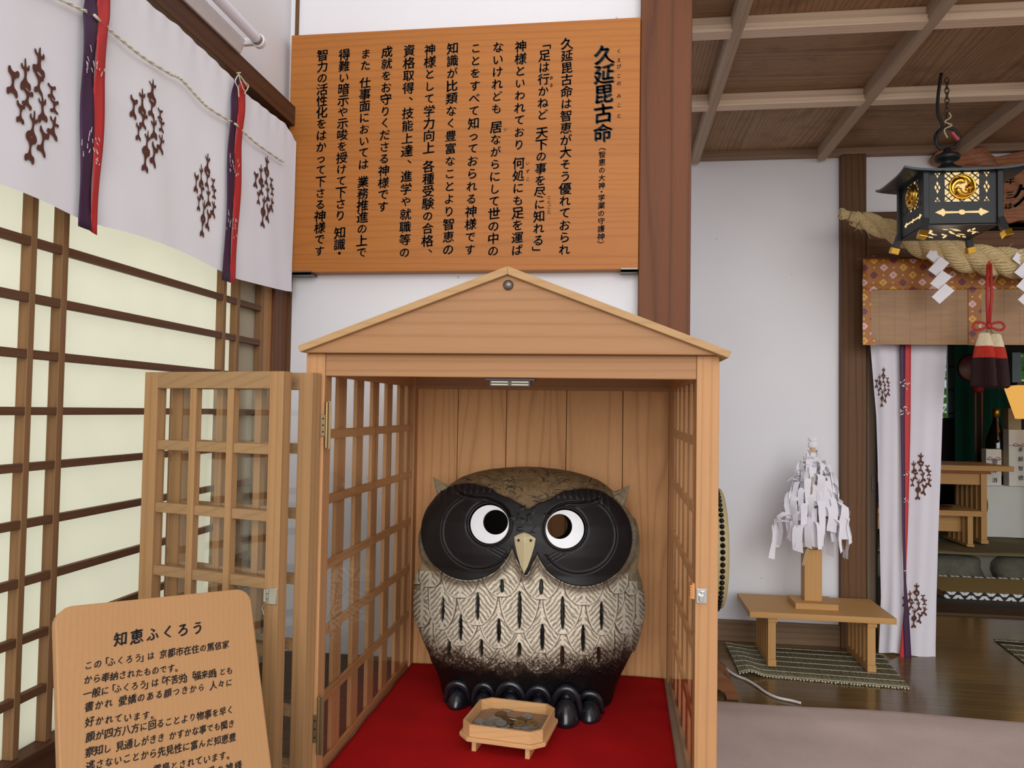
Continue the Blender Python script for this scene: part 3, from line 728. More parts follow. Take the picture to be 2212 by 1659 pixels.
# feathers on the breast and the folded wings
zx = lambda v: 880+v/4.254
zy = lambda v: 1220+v/4.254
FE = [(870,-60,302,190,130,255),(1230,-40,326,190,130,275),
 (490,60,312,170,0,0),(1620,100,378,185,0,0),(215,60,215,110,0,0),(1930,80,275,105,0,0),(2050,150,290,70,0,0),(90,60,190,80,0,0),
 (645,120,562,195,250,510),(1030,60,632,195,240,590),(1427,120,642,190,290,595),(325,180,600,135,290,525),(1785,180,652,155,335,600),(205,150,330,90,0,0),(1900,220,425,100,0,0),
 (490,260,748,185,450,700),(840,260,770,195,490,720),(1240,300,812,200,540,790),(1615,300,832,185,550,800),(140,230,580,110,0,0),(1985,270,640,110,0,0),(2110,230,560,90,0,0),
 (385,450,862,150,660,850),(680,500,892,175,680,850),(1028,560,895,180,710,850),(1425,600,956,180,740,930),(1757,600,966,150,750,900),(230,450,760,110,0,0),(1890,500,880,110,0,0),(2040,450,800,110,0,0),
 (550,700,985,160,0,0),(868,700,990,175,0,0),(1232,720,1000,190,0,0),(1600,760,1020,170,0,0),(330,700,960,130,0,0),(1830,760,1030,130,0,0)]
left = np.ones_like(px, bool) & front & (py_ > 1195)
slit_mask = np.zeros_like(px)
for (cx_, y0, y1, hw, s0, s1) in FE:
    cx2, ya, yb2, hw2 = zx(cx_), zy(y0), zy(y1), hw/4.254
    # foreshortened toward the flanks already because coordinates were read off the photo
    dx = (px-cx2)/hw2; t = (py_-ya)/(yb2-ya)
    lowr = np.sqrt(np.clip(1-(np.clip(t-.30, 0, 1)/.70)**2, 0, 1))
    wdt = np.where(t < .30, 1.0, lowr)
    ins = left & (t > 0) & (t < 1) & (np.abs(dx) < wdt)
    edge = np.minimum((wdt-np.abs(dx))*hw2, (1-t)*(yb2-ya)*.9)
    dy = py_-ya
    ph = (dy - 1.15*np.abs(px-cx2))/12.8 + 1.0*n1 + .2*n2
    st = .5+.5*np.sin(2*math.pi*ph); st = ss(.15, .75, st)
    inner = ss(4.2, 6.6, edge)*(.45+.6*n2)
    mid = ss(2.0, 4.0, np.abs(px-cx2))
    rimg = ss(0, 2.2, edge)
    hgt = .0012+.0030*np.clip(t, 0, 1)**1.5
    hh = hgt*rimg + inner*mid*(st-.6)*.0013
    light = C(226,215,194); mid_c = C(104,88,66); brn = C(112,82,52)
    # cuts coloured browner and darker than the ridges
    cc = light[None,None]*(1-inner*mid*(1-st))[..., None] + mid_c[None,None]*(inner*mid*(1-st))[..., None]
    cc = cc*(.60+.50*n2[..., None]+.22*n1[..., None])
    ew = ss(3.6, 1.4, edge)[..., None]; cc = cc*(1-ew*.92)+brn[None,None]*.45*ew*.92
    H = np.where(ins, hh, H); col = np.where(ins[..., None], cc, col)
    if s1:
        sa, sb = zy(s0), zy(s1); cxs = cx2 + (n1-.5)*1.5
        prof_ = np.sqrt(np.clip(1-((py_-(sa+sb)/2)/((sb-sa)/2))**2, 0, 1))*3.9
        sl = ss(1.2, -.6, np.abs(px-cxs)-prof_)*(prof_ > 0)*left
        sl = np.where(ins, sl, 0); H = H - .011*sl; col = col*(1-np.clip(sl*1.6, 0, 1)[..., None]*.998); slit_mask = np.maximum(slit_mask, sl)
    left = left & ~ins
flank_shade = ss(90, 240, np.abs(px-1141))*ss(1215, 1260, py_); col = col*(1-.38*flank_shade[..., None])  # broad side shading painted into the colour, breast centre kept brighter
# dark glazed foot of the body with speckled edge
gy = 1398 + (n1-.5)*34 + 14*np.cos((px-1141)/250*3.1) - 16*ss(170, 250, np.abs(px-1141))
dk = ss(0, 36, py_-gy+ (n3-.5)*46)
darkc = C(14,9,10)[None, None]*(.55+.9*n2[..., None])
brownc = C(84,56,36)[None, None]*(.6+.8*n3[..., None])
bw = (ss(-20, 14, py_-gy)*(1-ss(24, 60, py_-gy)))[..., None]
col = col*(1-dk[..., None])+darkc*dk[..., None]; col = col*(1-bw*.35)+brownc*bw*.35
# tops of the lids round the mask
def ell(cx_, cy_, rx, ry, rot=0):
    c_, s_ = math.cos(rot), math.sin(rot); u = (px-cx_)*c_+(py_-cy_)*s_; v = -(px-cx_)*s_+(py_-cy_)*c_
    return np.sqrt((u/rx)**2+(v/ry)**2)
eL = ell(1012, 1150, 99.5, 104, -.10); eR = ell(1259, 1162, 104, 105, .06)
mask = np.minimum((eL-1)*100, (eR-1)*104)           # signed px distance
adx = np.abs(px-1136.0)
bw0 = np.interp(py_, [1040, 1105, 1150, 1200, 1245], [92, 80, 40, 24, 2])
mid_band = np.maximum(adx-bw0, np.maximum((1093+(n1-.5)*6+np.where(px > 1136, 8, 0)-py_) - np.clip(adx-6, 0, 200)*.50, py_-1242))
mask = np.where(front, np.minimum(mask, mid_band), 99)
rim = ss(0, 4, mask)*ss(22, 8, mask)*(py_ > 1120)
lowrim = ss(1175, 1225, py_)*ss(17, 8, mask)
rimn = (C(140,126,102)[None,None]*(1-lowrim[..., None])+C(92,68,44)[None,None]*lowrim[..., None])*np.where(n3 > .62, 1.25, .8)[..., None]; rimn = rimn*(.5+.8*n2[..., None])*(.7+.5*n1[..., None])
col = col*(1-rim[..., None]*.8)+rimn*rim[..., None]*.8
H = H + rim*.0042*ss(1290, 1240, py_)*front
inm = ss(1.5, -1.5, mask)
dmask = C(23,18,19)[None,None]*(.75+.35*n2[..., None])*(.85+.3*n1[..., None])
hm = .0055*ss(2.5, -2.5, mask)*np.ones_like(px)
def ring(cx_, cy_, r, w, a0, a1, amp):
    d = np.hypot(px-cx_, (py_-cy_)); a = np.degrees(np.arctan2(py_-cy_, px-cx_)) % 360
    lo, hi = a0 % 360, a1 % 360
    inside = (a >= lo) & (a <= hi) if lo <= hi else (a >= lo) | (a <= hi)
    return np.where(inside, np.exp(-((d-r)/w)**2)*amp - np.exp(-((d-r-3.6)/w)**2)*amp*.8, 0), np.where(inside, np.exp(-((d-r)/w)**2), 0)
for args in ((1036,1149,76,2.2,35,250,.0022), (1248,1157,78,2.2,-70,150,.0022)):
    h_, l_ = ring(*args); hm = hm+h_; dmask = dmask*(1+.55*l_[..., None])
for args in ((1057.6,1132.5,44.5,2.2,0,359.9,.0020), (1220,1143,44.5,2.2,0,359.9,.0020)):
    h_, l_ = ring(*args); hm = hm+h_; dmask = dmask*(1+.5*l_[..., None])
# brow: feathered band above the lids, heavy lid line
for sgn, (bx_, by_) in ((-1, (1040, 1075)), (1, (1225, 1087))):
    a = np.arctan2(py_-by_, (px-bx_)); 
    lidx = (px-bx_)*-sgn    # grows outward
    lidy = by_ - 4 + .0022*np.clip(-lidx+20, 0, 200)**2 + np.where(lidx > 20, (lidx-20)*(-.12), 0)
    onl = (lidx > -62) & (lidx < 54)
    dl = py_-lidy
    fe = (dl < -3) & (lidx < 80) & (lidx > -95) & (mask < -1)
    bars = np.sin((lidx*.36 + dl*.10)*1.3)
    hm = hm + np.where(fe, ss(.0, 1., bars)*.0018*ss(-3, -12, dl), 0)
    dmask = dmask*(1+.9*np.where(fe, ss(.3, 1., bars)*ss(-3, -12, dl), 0)[..., None])
# heavy lid lines
for lid in ([(992,1062),(1003,1070),(1025,1075),(1050,1076),(1070,1082),(1085,1091),(1097,1104),(1101,1116)], [(1291,1078),(1279,1084),(1251,1087),(1225,1087),(1208,1092),(1195,1101),(1186,1111)]):
    dmin = np.full(px.shape, 99.); above = np.zeros(px.shape)
    for (xa_, ya_), (xb_, yb_) in zip(lid[:-1], lid[1:]):
        ddx, ddy = xb_-xa_, yb_-ya_; tt_ = np.clip(((px-xa_)*ddx+(py_-ya_)*ddy)/(ddx*ddx+ddy*ddy), 0, 1); d_ = np.hypot(px-xa_-tt_*ddx, py_-ya_-tt_*ddy)
        above = np.where(d_ < dmin, np.sign(py_-ya_-tt_*ddy), above); dmin = np.minimum(dmin, d_)
    hm = hm - .0035*np.exp(-(dmin/2.0)**2) + .0030*np.exp(-((dmin-6)/3.)**2)*(above > 0)
    dmask = dmask*(1-.8*np.exp(-(dmin/2.0)**2))[..., None]*(1+1.8*np.exp(-((dmin-5)/2.2)**2)*(above > 0))[..., None]  # groove darkened and a highlight painted into the ridge colour beside it
# three fine cuts under each eye
for sgn, ex, ey in ((-1, 1078, 1182), (1, 1200, 1193)):
    for k in range(3):
        u = (px-ex)*-sgn; ln = ey + k*8 + u*.55*-1*-1 - 0
        on = (u > -22) & (u < 18)
        hm = hm - np.where(on, .0010*np.exp(-((py_-ln)/1.1)**2), 0)
# knobbly glaze between the eyes
kn = (np.abs(px-1137) < 24) & (py_ > 1095) & (py_ < 1150)
knb = ss(.45, .75, vnoise(px/8., py_/9., 77)); kn = kn*ss(24, 14, np.abs(px-1137))*ss(1093, 1103, py_); hm = hm + kn*knb*.0012; dmask = dmask*(1+kn[..., None]*knb[..., None]*.3)
# short strokes round the chin
H = H*(1-inm)+(hm)*inm; col = col*(1-inm[..., None])+dmask*inm[..., None]
chin = np.exp(-((mask-2.5)/1.6)**2)*front; H = H - chin*.0022*(py_ > 1090); col = col*(1-.5*chin[..., None])
speck = (vnoise(px/1.9, py_/1.9, 3) > .86); col = np.where((speck & (mask > 2))[..., None], col*.55, col)
P1 = P0 + Nn*H[..., None]; P1[..., 2] = np.maximum(P1[..., 2], KF+.0035)
# faces; open the sockets and the see-through hole at the back of the right eye
idx = np.arange(NR*NC).reshape(NR, NC); nx_ = np.roll(idx, -1, 1)
faces = np.stack([idx[:-1], idx[1:], nx_[1:], nx_[:-1]], -1)
fpx = (px[:-1]+px[1:])/2; fpy = (py_[:-1]+py_[1:])/2; ffr = cs[:-1] > 0
hole = ffr & ((np.hypot(fpx-1057.6, fpy-1132.5) < 42.6) | (np.hypot(fpx-1220, fpy-1143) < 42.6))
hole |= (~ffr) & (np.hypot(fpx-1199, fpy-1134) < 27)
faces = faces[~hole].reshape(-1, 4)
def np_mesh(name, V, Fq, colors, mat, parent, off):
    me = bpy.data.meshes.new(name); V = (V-np.array(off)).astype(np.float32)
    me.vertices.add(len(V)); me.vertices.foreach_set('co', V.ravel())
    me.loops.add(Fq.size); me.loops.foreach_set('vertex_index', Fq.ravel().astype(np.int32))
    me.polygons.add(len(Fq)); me.polygons.foreach_set('loop_start', np.arange(0, Fq.size, 4, dtype=np.int32))
    me.polygons.foreach_set('use_smooth', np.ones(len(Fq), bool))
    at = me.color_attributes.new('glaze', 'FLOAT_COLOR', 'POINT'); at.data.foreach_set('color', np.concatenate([colors, np.ones((len(colors), 1))], 1).astype(np.float32).ravel())
    me.materials.append(mat); me.update(calc_edges=True); me.validate()
    o = bpy.data.objects.new(name, me); COL.objects.link(o); o.parent = parent; return o
def glaze():
    t = NT('owl_glaze'); at = t.n('Attribute', attribute_name='glaze'); g_ = t.n('NewGeometry')
    c = t.mix(g_.outputs['Backfacing'], at.outputs['Color'], (.02,.017,.014,1))  # inside of the shell painted near black to read as unlit
    lum = t.n('RGBToBW', {0: at.outputs['Color']}); ro = t.math('MULTIPLY_ADD', lum.outputs[0], 1.1, .46, clamp=True)
    nz_ = t.n('TexNoise', {'Vector': t.coord(), 'Scale': 320.0, 'Detail': 3.0})
    return t.bsdf(c, ro, bump=nz_.outputs[0], bstr=.25, bdist=.0006, **{'Specular IOR Level': .3})
GL = glaze()
owl = thing('ceramic_owl', (OX, OY, KF+.003), 'round ceramic owl with black eye mask and carved grey feathers on red cloth', 'owl statue')
used = np.array([True])
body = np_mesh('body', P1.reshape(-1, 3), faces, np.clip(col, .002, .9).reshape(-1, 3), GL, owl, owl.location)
DG = flat('black_glaze', (22,22,30), .34, **{'Coat Weight': .5, 'Coat Roughness': .1})
# ear tufts
def tuft(pts, rs, name='ear_tuft'):
    n = 70; m = 70; pts = [np.array(p) for p in pts]; V = []; 
    tq = np.linspace(0, 1, m); kk = np.linspace(0, 1, len(pts))
    ctr = np.stack([np.interp(tq, kk, [p[i] for p in pts]) for i in range(3)], -1); rad = np.interp(tq, kk, rs)
    for i in range(3): ctr[:, i] = smooth1(ctr[:, i], 15)
    tan = np.gradient(ctr, axis=0); tan /= np.linalg.norm(tan, axis=1)[:, None]
    for i in range(m):
        b_ = np.array([0, 1, 0.]); a_ = np.cross(tan[i], b_); a_ /= np.linalg.norm(a_)
        for k in range(n): w = 2*math.pi*k/n; V.append(ctr[i]+(a_*math.cos(w)*rad[i]+b_*math.sin(w)*rad[i]*.95))
    V = np.array(V); idx = np.arange(m*n).reshape(m, n); nx2 = np.roll(idx, -1, 1); Fq = np.stack([idx[:-1], idx[1:], nx2[1:], nx2[:-1]], -1).reshape(-1, 4)
    x_, y_ = project(V); q = fbm(x_/10, y_/10, 4); q2 = fbm(x_/3, y_/3, 8, 3)
    c_ = C(150,134,106)[None]*(.55+.6*q[:, None])*(.6+.8*q2[:, None])
    cen_ = ctr.repeat(n, 0); dr = V-cen_; V = cen_+dr*(1+.22*(q2[:, None]-.47)+.10*np.sin(np.arange(len(V))%n*.9)[:, None])
    return np_mesh(name, V, Fq, np.clip(c_, 0, 1), GL, owl, owl.location)
def OP(x, y, dy=0.): return tuple(PY(x, y, OY+dy))
tuft([OP(1006,1096,-.02), OP(978,1076,-.015), OP(960,1062,-.01), OP(949,1050,-.008), OP(936,1031,-.006)], [.046, .034, .020, .0105, .0008])
tuft([OP(1292,1111,-.02), OP(1318,1092,-.015), OP(1336,1077,-.01), OP(1346,1066,-.008), OP(1360,1048,-.006)], [.046, .034, .020, .0105, .0008])
# eyes: white crescents around an off-centre hole
def surfY(x, y):     # body surface under an image point (nearest row/col of the mask area)
    d = np.hypot(px-x, py_-y)+(~front)*1e3; k = np.unravel_index(np.argmin(d), d.shape); return P1[k[0], k[1]]
WG = flat('white_glaze', (238,238,242), .25)
for (cx_, cy_, r_, hx, hy, hr) in ((1057.6,1132.5,41.5,1070.5,1128,26.8), (1220,1143,41.5,1209.0,1137.3,27.0)):
    q = [surfY(cx_+48*math.cos(a), cy_+48*math.sin(a)) for a in np.linspace(0, 2*math.pi, 12, endpoint=False)]
    q = np.array(q); c_ = q.mean(0); u_, s_, vt = np.linalg.svd(q-c_); nn = vt[2]; nn = nn if nn[1] < 0 else -nn
    pc2 = Vector(c_ + nn*.0006); nv = Vector(nn); n = 72
    def E(x, y, d): return PN(x, y, pc2, nv) - nv*d
    V = []; f = []
    for k in range(n):
        a = 2*math.pi*k/n; ox, oy = cx_+r_*math.cos(a), cy_+r_*math.sin(a); ix, iy = hx+hr*math.cos(a), hy+hr*math.sin(a)
        rr_ = math.hypot(ix-cx_, iy-cy_)
        if rr_ > r_-.8: ix, iy = cx_+(ix-cx_)*(r_-.8)/rr_, cy_+(iy-cy_)*(r_-.8)/rr_
        V += [E(ox, oy, .001), E(ix, iy, .0), E(ix, iy, .008), E(ox, oy, .008)]
    for k in range(n):
        j = (k+1) % n
        for a, b in ((0,1),(1,2),(2,3),(3,0)): f.append((4*k+a, 4*k+b, 4*j+b, 4*j+a))
    m_ = MB(); m_.add(V[:0], []); 
    # front ring white, hole wall dark
    mb_ = MB(); mb_.add(V, [x for i, x in enumerate(f) if i % 4 != 1]); mb_.add(V, [x for i, x in enumerate(f) if i % 4 == 1], 1)
    part('eye', mb_, [WG, flat('brown_clay', (70,52,34), .8)], owl, fix=True)
# beak
bp = [(1132,1149.5),(1142,1153),(1150,1158),(1157.5,1163),(1155,1178),(1148,1202),(1140,1224),(1132,1239.5),(1124,1222),(1117,1198),(1112,1174),(1110.5,1160),(1118,1155),(1125,1152)]
q = Vector(surfY(1132, 1200)); ybk = q.y
def Bk(x, y, o): p = PY(x, y, ybk-o); return p
V = [Bk(x, y, -.004) for x, y in bp] + [Bk(x, y, .006) for x, y in bp]
rg = [(1133,1151,.012),(1133.5,1160,.0175),(1133.5,1172,.019),(1133,1190,.017),(1132.5,1210,.013),(1132,1230,.009)]
o_ = len(V); V += [Bk(x, y, d) for x, y, d in rg]
n = len(bp); f = [(i, (i+1) % n, n+(i+1) % n, n+i) for i in range(n)]
RI = lambda k: o_+k
right_side = [0,1,2,3,4,5,6,7]; rmap = [0,0,1,2,3,4,5,5]
for a in range(7):
    i, j = right_side[a], right_side[a+1]; f.append((n+i, n+j, RI(rmap[a+1]))) 
    if rmap[a] != rmap[a+1]: f.append((n+i, RI(rmap[a+1]), RI(rmap[a])))
left_side = [0,13,12,11,10,9,8,7]; lmap = [0,0,0,1,2,3,4,5]
for a in range(7):
    i, j = left_side[a], left_side[a+1]; f.append((n+i, RI(lmap[a+1]), n+j))
    if lmap[a] != lmap[a+1]: f.append((n+i, RI(lmap[a]), RI(lmap[a+1])))
bk = part('beak', MB().add(V, f), flat('cream_horn_glaze', (206,192,152), .35), owl, bevel=.0012)
m_ = MB()
for x, y in ((1120.3,1167), (1146.5,1167.5)):
    p = Bk(x, y, .0125); part('nostril', MB().lathe([(.0026, .004), (.0026, -.0012), (.0012, -.0020)], tuple(p), 14, 'y'), BLACK, bk)
# toes: raised arch with a blunt claw beneath
for (cx_, yt, yb2, w) in ((988,1466,1524,52), (1043,1473,1540,48), (1102,1466,1541,62), (1163,1474,1544,56), (1222,1484,1562,60), (1273,1495,1553,54)):
    base = PZ(cx_, yb2, KF+.004); bY = base.y; s = base.dot(FW)/F
    R = w*s*.5; top = PY(cx_, yt, bY).z; hgt = top-(KF+.004)
    yfr = OY - .119*(1-min(.97, abs(base.x-OX)/.200)**2.25)**(1/2.25)
    yy = min(bY + .020, yfr - .003)
    arch = [Vector((base.x+R*1.0*math.cos(a), yy - .004*math.sin(a), KF+.010 + (hgt-.014)*max(0, math.sin(a))**.8)) for a in np.linspace(0, math.pi, 15)]
    mb_ = MB(); mb_.tube(arch, [R*.17+R*.13*math.sin(a) for a in np.linspace(0, math.pi, 15)], 12, up=(0,1,0))
    def dome(u, v):
        a = u*2*math.pi; ph_ = v*math.pi/2
        return (base.x+R*.80*math.cos(a)*math.sin(ph_+.02), yy+.020+.030*math.sin(a)*math.sin(ph_+.02), KF+.004+(hgt-.012)*math.cos(ph_))
    mb_.grid(dome, 24, 10)
    toe = part('toe', mb_, DG, owl, smooth=True)
    def claw(u, v):
        a = u*2*math.pi; q_ = v; r2 = R*.62*math.sin(math.pi*min(1, .08+q_*.92))**.6*(1-.25*q_)
        return (base.x+r2*math.cos(a), bY+.020-.030*q_+.55*r2*math.sin(a)*.5, KF+.004+ max(0, (hgt*.74)*(1-q_)**.8*(.55+.45*math.sin(a)) ))
    cw_ = MB()
    V = []; n2_ = 20; prof2 = [(0,1.0),(.34,.95),(.62,.78),(.84,.50),(.97,.18),(1.0,0)]
    for rr_, hh_ in prof2:
        for k in range(n2_):
            a = 2*math.pi*k/n2_; fw_ = -math.sin(a)
            ridge_ = 1+.18*max(0, fw_)**6
            V.append((base.x+R*.97*rr_*math.cos(a), bY+.006+.030*rr_*math.sin(a)*ridge_ - .006*(1-hh_)*0, KF+.004+hgt*.66*hh_))
    f = [(i*n2_+k, i*n2_+(k+1) % n2_, (i+1)*n2_+(k+1) % n2_, (i+1)*n2_+k) for i in range(5) for k in range(n2_)] + [tuple(range(5*n2_, 6*n2_))[::-1]]
    cw_.add(V, f); part('claw', cw_, DG, toe, smooth=True)
# ================================================================ CURTAIN ON THE LEFT WALL
XC = -.922
def yz(x, y, X=XC): p = PX(x, y, X); return p.y, p.z
top = sorted([(.45,.80),(1.0,.80)] + [yz(*q) for q in ((320,6),(380,52),(443,111),(503,168),(532,203),(619,270))]) + [(2.12, .755)]
bot = sorted([(.45,.335)] + [yz(*q) for q in ((0,395),(100,437),(171,472),(215,486),(300,510),(395,542),(471,583),(513,602),(585,622),(622,629))]) + [(2.12, .335)]
tY, tZ = zip(*top); bY_, bZ = zip(*bot)
def Csurf(y, z, o=0.):
    zt_ = float(np.interp(y, tY, tZ)); v = (zt_-z)/.45
    x = XC + .0022*math.sin(y*23+1)*min(1, v*1.4) + .0008*math.sin(y*51+z*9) + .0018*math.sin(z*17+y*11)*v + (.0014*math.sin(y*120) if v < .12 else 0)*max(0, 1-v*8)
    return (x+o, y, z)
def Cf(u, w):
    y = .45+u*(2.090-.45); zt_ = float(np.interp(y, tY, tZ)); zb2 = float(np.interp(y, bY_, bZ)); return Csurf(y, zt_+(zb2-zt_)*w)
cur = thing('shrine_curtain', (XC, 1.3, .30), 'white curtain with brown crests and purple-red ribbons hung over the paper screen', 'curtain')
part('cloth', MB().grid(Cf, 190, 46), CLOTH, cur, smooth=True, fix=False)
CREST = flat('brown_print', (92,50,38), .85)
def limb(rs, cx_, cy_, w, h, rot, prongs):
    """wavy double-T figure"""
    P = []
    r = lambda s: rs.uniform(-s, s)
    if prongs >= 3:
        topp = [(-.5,.36),(-.52,.62+r(.1)),(-.36,.66+r(.08)),(-.22,.44),(-.1,.46),(-.06,.95+r(.05)),(.10,1.0),(.16,.50),(.28,.46),(.40,.70+r(.1)),(.54,.62),(.48,.30)]
    else:
        topp = [(-.40,.46),(-.66,.52),(-.72,.88+r(.1)),(-.48,.98+r(.08)),(-.30,.76),(.0,.72),(.26,.76),(.46,.98+r(.08)),(.70,.88),(.66,.50),(.40,.44)]
    botp = [(.20,.24),(.15,.06),(.14,-.14),(.26,-.38),(.60,-.48+r(.08)),(.66,-.84),(.42,-.95+r(.08)),(.26,-.80),(.0,-.72),(-.22,-.80),(-.42,-.97+r(.1)),(-.66,-.88),(-.62,-.50),(-.28,-.40),(-.16,-.16),(-.15,.08),(-.20,.26)]
    c, s = math.cos(rot), math.sin(rot)
    for x, y in topp+botp:
        x += r(.04); y += r(.04); x *= w/2; y *= h/2
        P.append((cx_+x*c-y*s, cy_+x*s+y*c))
    # round the outline
    Q = []
    n = len(P)
    for i in range(n):
        a, b = P[i], P[(i+1) % n]; Q += [(a[0]*.75+b[0]*.25, a[1]*.75+b[1]*.25), (a[0]*.25+b[0]*.75, a[1]*.25+b[1]*.75)]
    return Q
LIMBS = [(232,395,108,190,.05,3),(233,555,74,150,.1,2),(140,545,84,210,-.1,3),(66,640,78,180,.05,2),(324,560,66,100,.0,2),(345,655,72,100,.0,2),(158,700,80,130,.1,2),(262,715,84,190,-.15,3),(120,820,58,140,.0,2),(203,865,84,200,.1,3),(345,805,96,160,.25,3),(275,945,78,190,.25,2),(192,1030,78,190,.05,2)]
def crest(mb, fn, seed=3, clip=None):
    rs = random.Random(seed)
    for (x, y, w, h, rot, pr_) in LIMBS:
        poly = limb(rs, (x-212)/183, -(y-710)/410, w*1.30/183, h*1.10/410, -rot, pr_)
        if clip and not clip((x-212)/183): continue
        mb.add([fn(a, b) for a, b in poly], [list(range(len(poly)))])
    return mb
for i, (cx_, cy_, hx, hy) in enumerate(((67,224,59,129), (316,269,39,104), (440,421,24,92), (569,413,22,79))):
    y0, z0 = yz(cx_, cy_); ya = yz(cx_-hx, cy_)[0]; yb2 = yz(cx_+hx, cy_)[0]; hz = (yz(cx_, cy_-hy)[1]-yz(cx_, cy_+hy)[1])/2
    part('crest', crest(MB(), lambda a, b: Csurf((ya+yb2)/2+a*(yb2-ya)/2, z0+b*hz, .0028), 3+i), CREST, cur, fix=False)
PURP = flat('purple_silk', (64,30,66), .6); RED = flat('red_silk', (196,46,48), .6)
def ribbon(name, La, Lb, mat, o, wav=0):
    n = len(La); 
    def fn(u, w):
        k = w*(n-1); i = min(int(k), n-2); f_ = k-i
        a = [La[i][j]*(1-f_)+La[i+1][j]*f_ for j in (0, 1)]; b = [Lb[i][j]*(1-f_)+Lb[i+1][j]*f_ for j in (0, 1)]
        p = (a[0]*(1-u)+b[0]*u, a[1]*(1-u)+b[1]*u)
        q = PX(p[0], p[1], XC+o); return (q.x + .002*math.sin(w*17+u*2), q.y, q.z)
    return part(name, MB().grid(fn, 4, 36), mat, cur, smooth=True, solid=.0008, fix=False)
WHITE = flat('white_print', (236,230,232), .7)
def marks(par, pts, X):
    rs = random.Random(len(pts)*7+int(pts[0][0])); mb = MB()
    for (x, y, sx, sy, kind) in pts:
        for k in range(9 if kind else 7):
            a = rs.uniform(-1, 1); b = rs.uniform(-1, 1); L = rs.uniform(.25, .55)
            an = (math.radians(60+rs.uniform(-30, 30)) if kind else math.radians(-65+rs.uniform(-25, 25)))
            p0 = (x+a*sx, y+b*sy); p1 = (p0[0]+math.cos(an)*L*sx, p0[1]+math.sin(an)*L*sy)
            A, B_ = PX(*p0, X), PX(*p1, X); d = (B_-A); 
            if d.length < 1e-5: continue
            nrm = Vector((0, -d.z, d.y)).normalized()*.0012
            mb.add([A-nrm, A+nrm, B_+nrm*.5, B_-nrm*.5], [(0,1,2,3)])
    part('crane_print', mb, WHITE, par, fix=False)
for k, (l, m_, r_) in enumerate(((
  [(187,-60),(184,0),(180,60),(176,200),(172,350),(171,488)], [(214,-60),(211,0),(208,80),(203,200),(200,350),(197,499)], [(244,-60),(240,0),(232,60),(227,200),(219,350),(209,508)]),
 ([(505,168),(503,190),(498,230),(494,310),(489,440),(481,605)], [(516,172),(515,200),(512,250),(507,330),(503,450),(497,610)], [(529,180),(531,205),(526,260),(522,340),(517,460),(508,613)]))):
    a = ribbon('purple_ribbon', l, m_, PURP, .012); b = ribbon('red_ribbon', m_, r_, RED, .0125)
    if k == 0:
        marks(a, [(194,118,10,30,1), (188,312,12,28,0)], XC+.0153); marks(b, [(216,150,9,18,0), (208,312,9,20,1), (206,345,8,14,0)], XC+.0158)
    else:
        marks(a, [(500,348,5,24,1), (494,482,5,22,0)], XC+.0153); marks(b, [(512,368,5,18,0), (508,490,5,22,1)], XC+.0158)
CORD = flat('cream_cord', (226,218,196), .8)
def pxl(pts, X): return [PX(x, y, X) for x, y in pts]
def spl(P, k=6):
    P = [Vector(p) for p in P]; out = []
    for i in range(len(P)-1):
        p0, p1, p2, p3 = P[max(i-1, 0)], P[i], P[i+1], P[min(i+2, len(P)-1)]
        for j in range(k):
            t = j/k; out.append(.5*((2*p1)+(p2-p0)*t+(2*p0-5*p1+4*p2-p3)*t*t+(3*p1-p0-3*p2+p3)*t**3))
    return out+[P[-1]]
for pts in ([(20,-60),(130,-2),(187,25)], [(229,57),(269,92),(316,128),(370,161)], [(370,161),(392,172),(425,208),(452,234),(500,263)], [(522,281),(554,310),(601,343),(613,349)]):
    base = spl(pxl(pts, XC+.012), 8); P1_ = []; P2_ = []
    for i, p in enumerate(base):
        w_ = i*1.3; P1_.append(p+Vector((math.cos(w_), 0, math.sin(w_)))*.0016); P2_.append(p-Vector((math.cos(w_), 0, math.sin(w_)))*.0016)
    part('cord', MB().tube(P1_, .0019, 6).tube(P2_, .0019, 6), CORD, cur, smooth=True)
part('cord_stitch', MB().tube(pxl([(203,32),(216,46)], XC+.016), .0028, 6).tube(pxl([(507,267),(515,274)], XC+.016), .0028, 6), CORD, cur, smooth=True)
kn_ = MB()
for pts in ([(516,160),(524,172),(535,190),(528,196),(520,178),(516,160)], [(516,160),(508,175),(514,190),(516,210)], [(516,160),(530,178),(537,186),(528,202)], [(512,158),(520,157)]):
    kn_.tube(spl(pxl(pts, XC+.020), 6), .0014, 6)
part('tie_string', kn_, CORD, cur, smooth=True)
# ================================================================ FLUORESCENT LAMP
WM = flat('white_enamel', (238,236,238), .4)
pa = PX(483, 112, XW-.015); YA = pa.y
pb = PY(521, 117, YA); pc_ = PY(533, 88, YA); pt = PY(547, 76, YA-.03)
lamp = thing('fluorescent_lamp', (pa.x, 1.2, pa.z), 'white fluorescent batten lamp with bare tube, high on the left wall above the curtain', 'lamp')
def LB(d): return [(XW-.0149, pa.z), (pb.x, pb.z), (pc_.x, pc_.z), (XW-.0149, pc_.z+.012)]
part('housing', MB().prism(LB(0), lambda u, v, d: (u, d, v), .55, YA), WM, lamp, bevel=.002)
tr_ = .0125
part('tube', MB().tube([(pt.x, .58, pt.z), (pt.x, YA-.012, pt.z)], tr_, 20), translucent('lamp_tube_glass', (244,240,246), .2, .3), lamp, smooth=False)
part('tube_end', MB().tube([(pt.x, YA-.018, pt.z), (pt.x, YA-.006, pt.z)], tr_+.0006, 20), flat('grey_cap', (150,144,140), .4, Metallic=.3), lamp)
sk = MB(); sk.lathe([(.010, 0), (.0165, .001), (.0165, .014), (.011, .018)], (pt.x, YA-.006, pt.z), 22, 'y'); sk.bar((pt.x, YA+.002, pt.z), (pc_.x-.008, YA+.0, pc_.z-.004), .016, .012, up=(0,1,0))
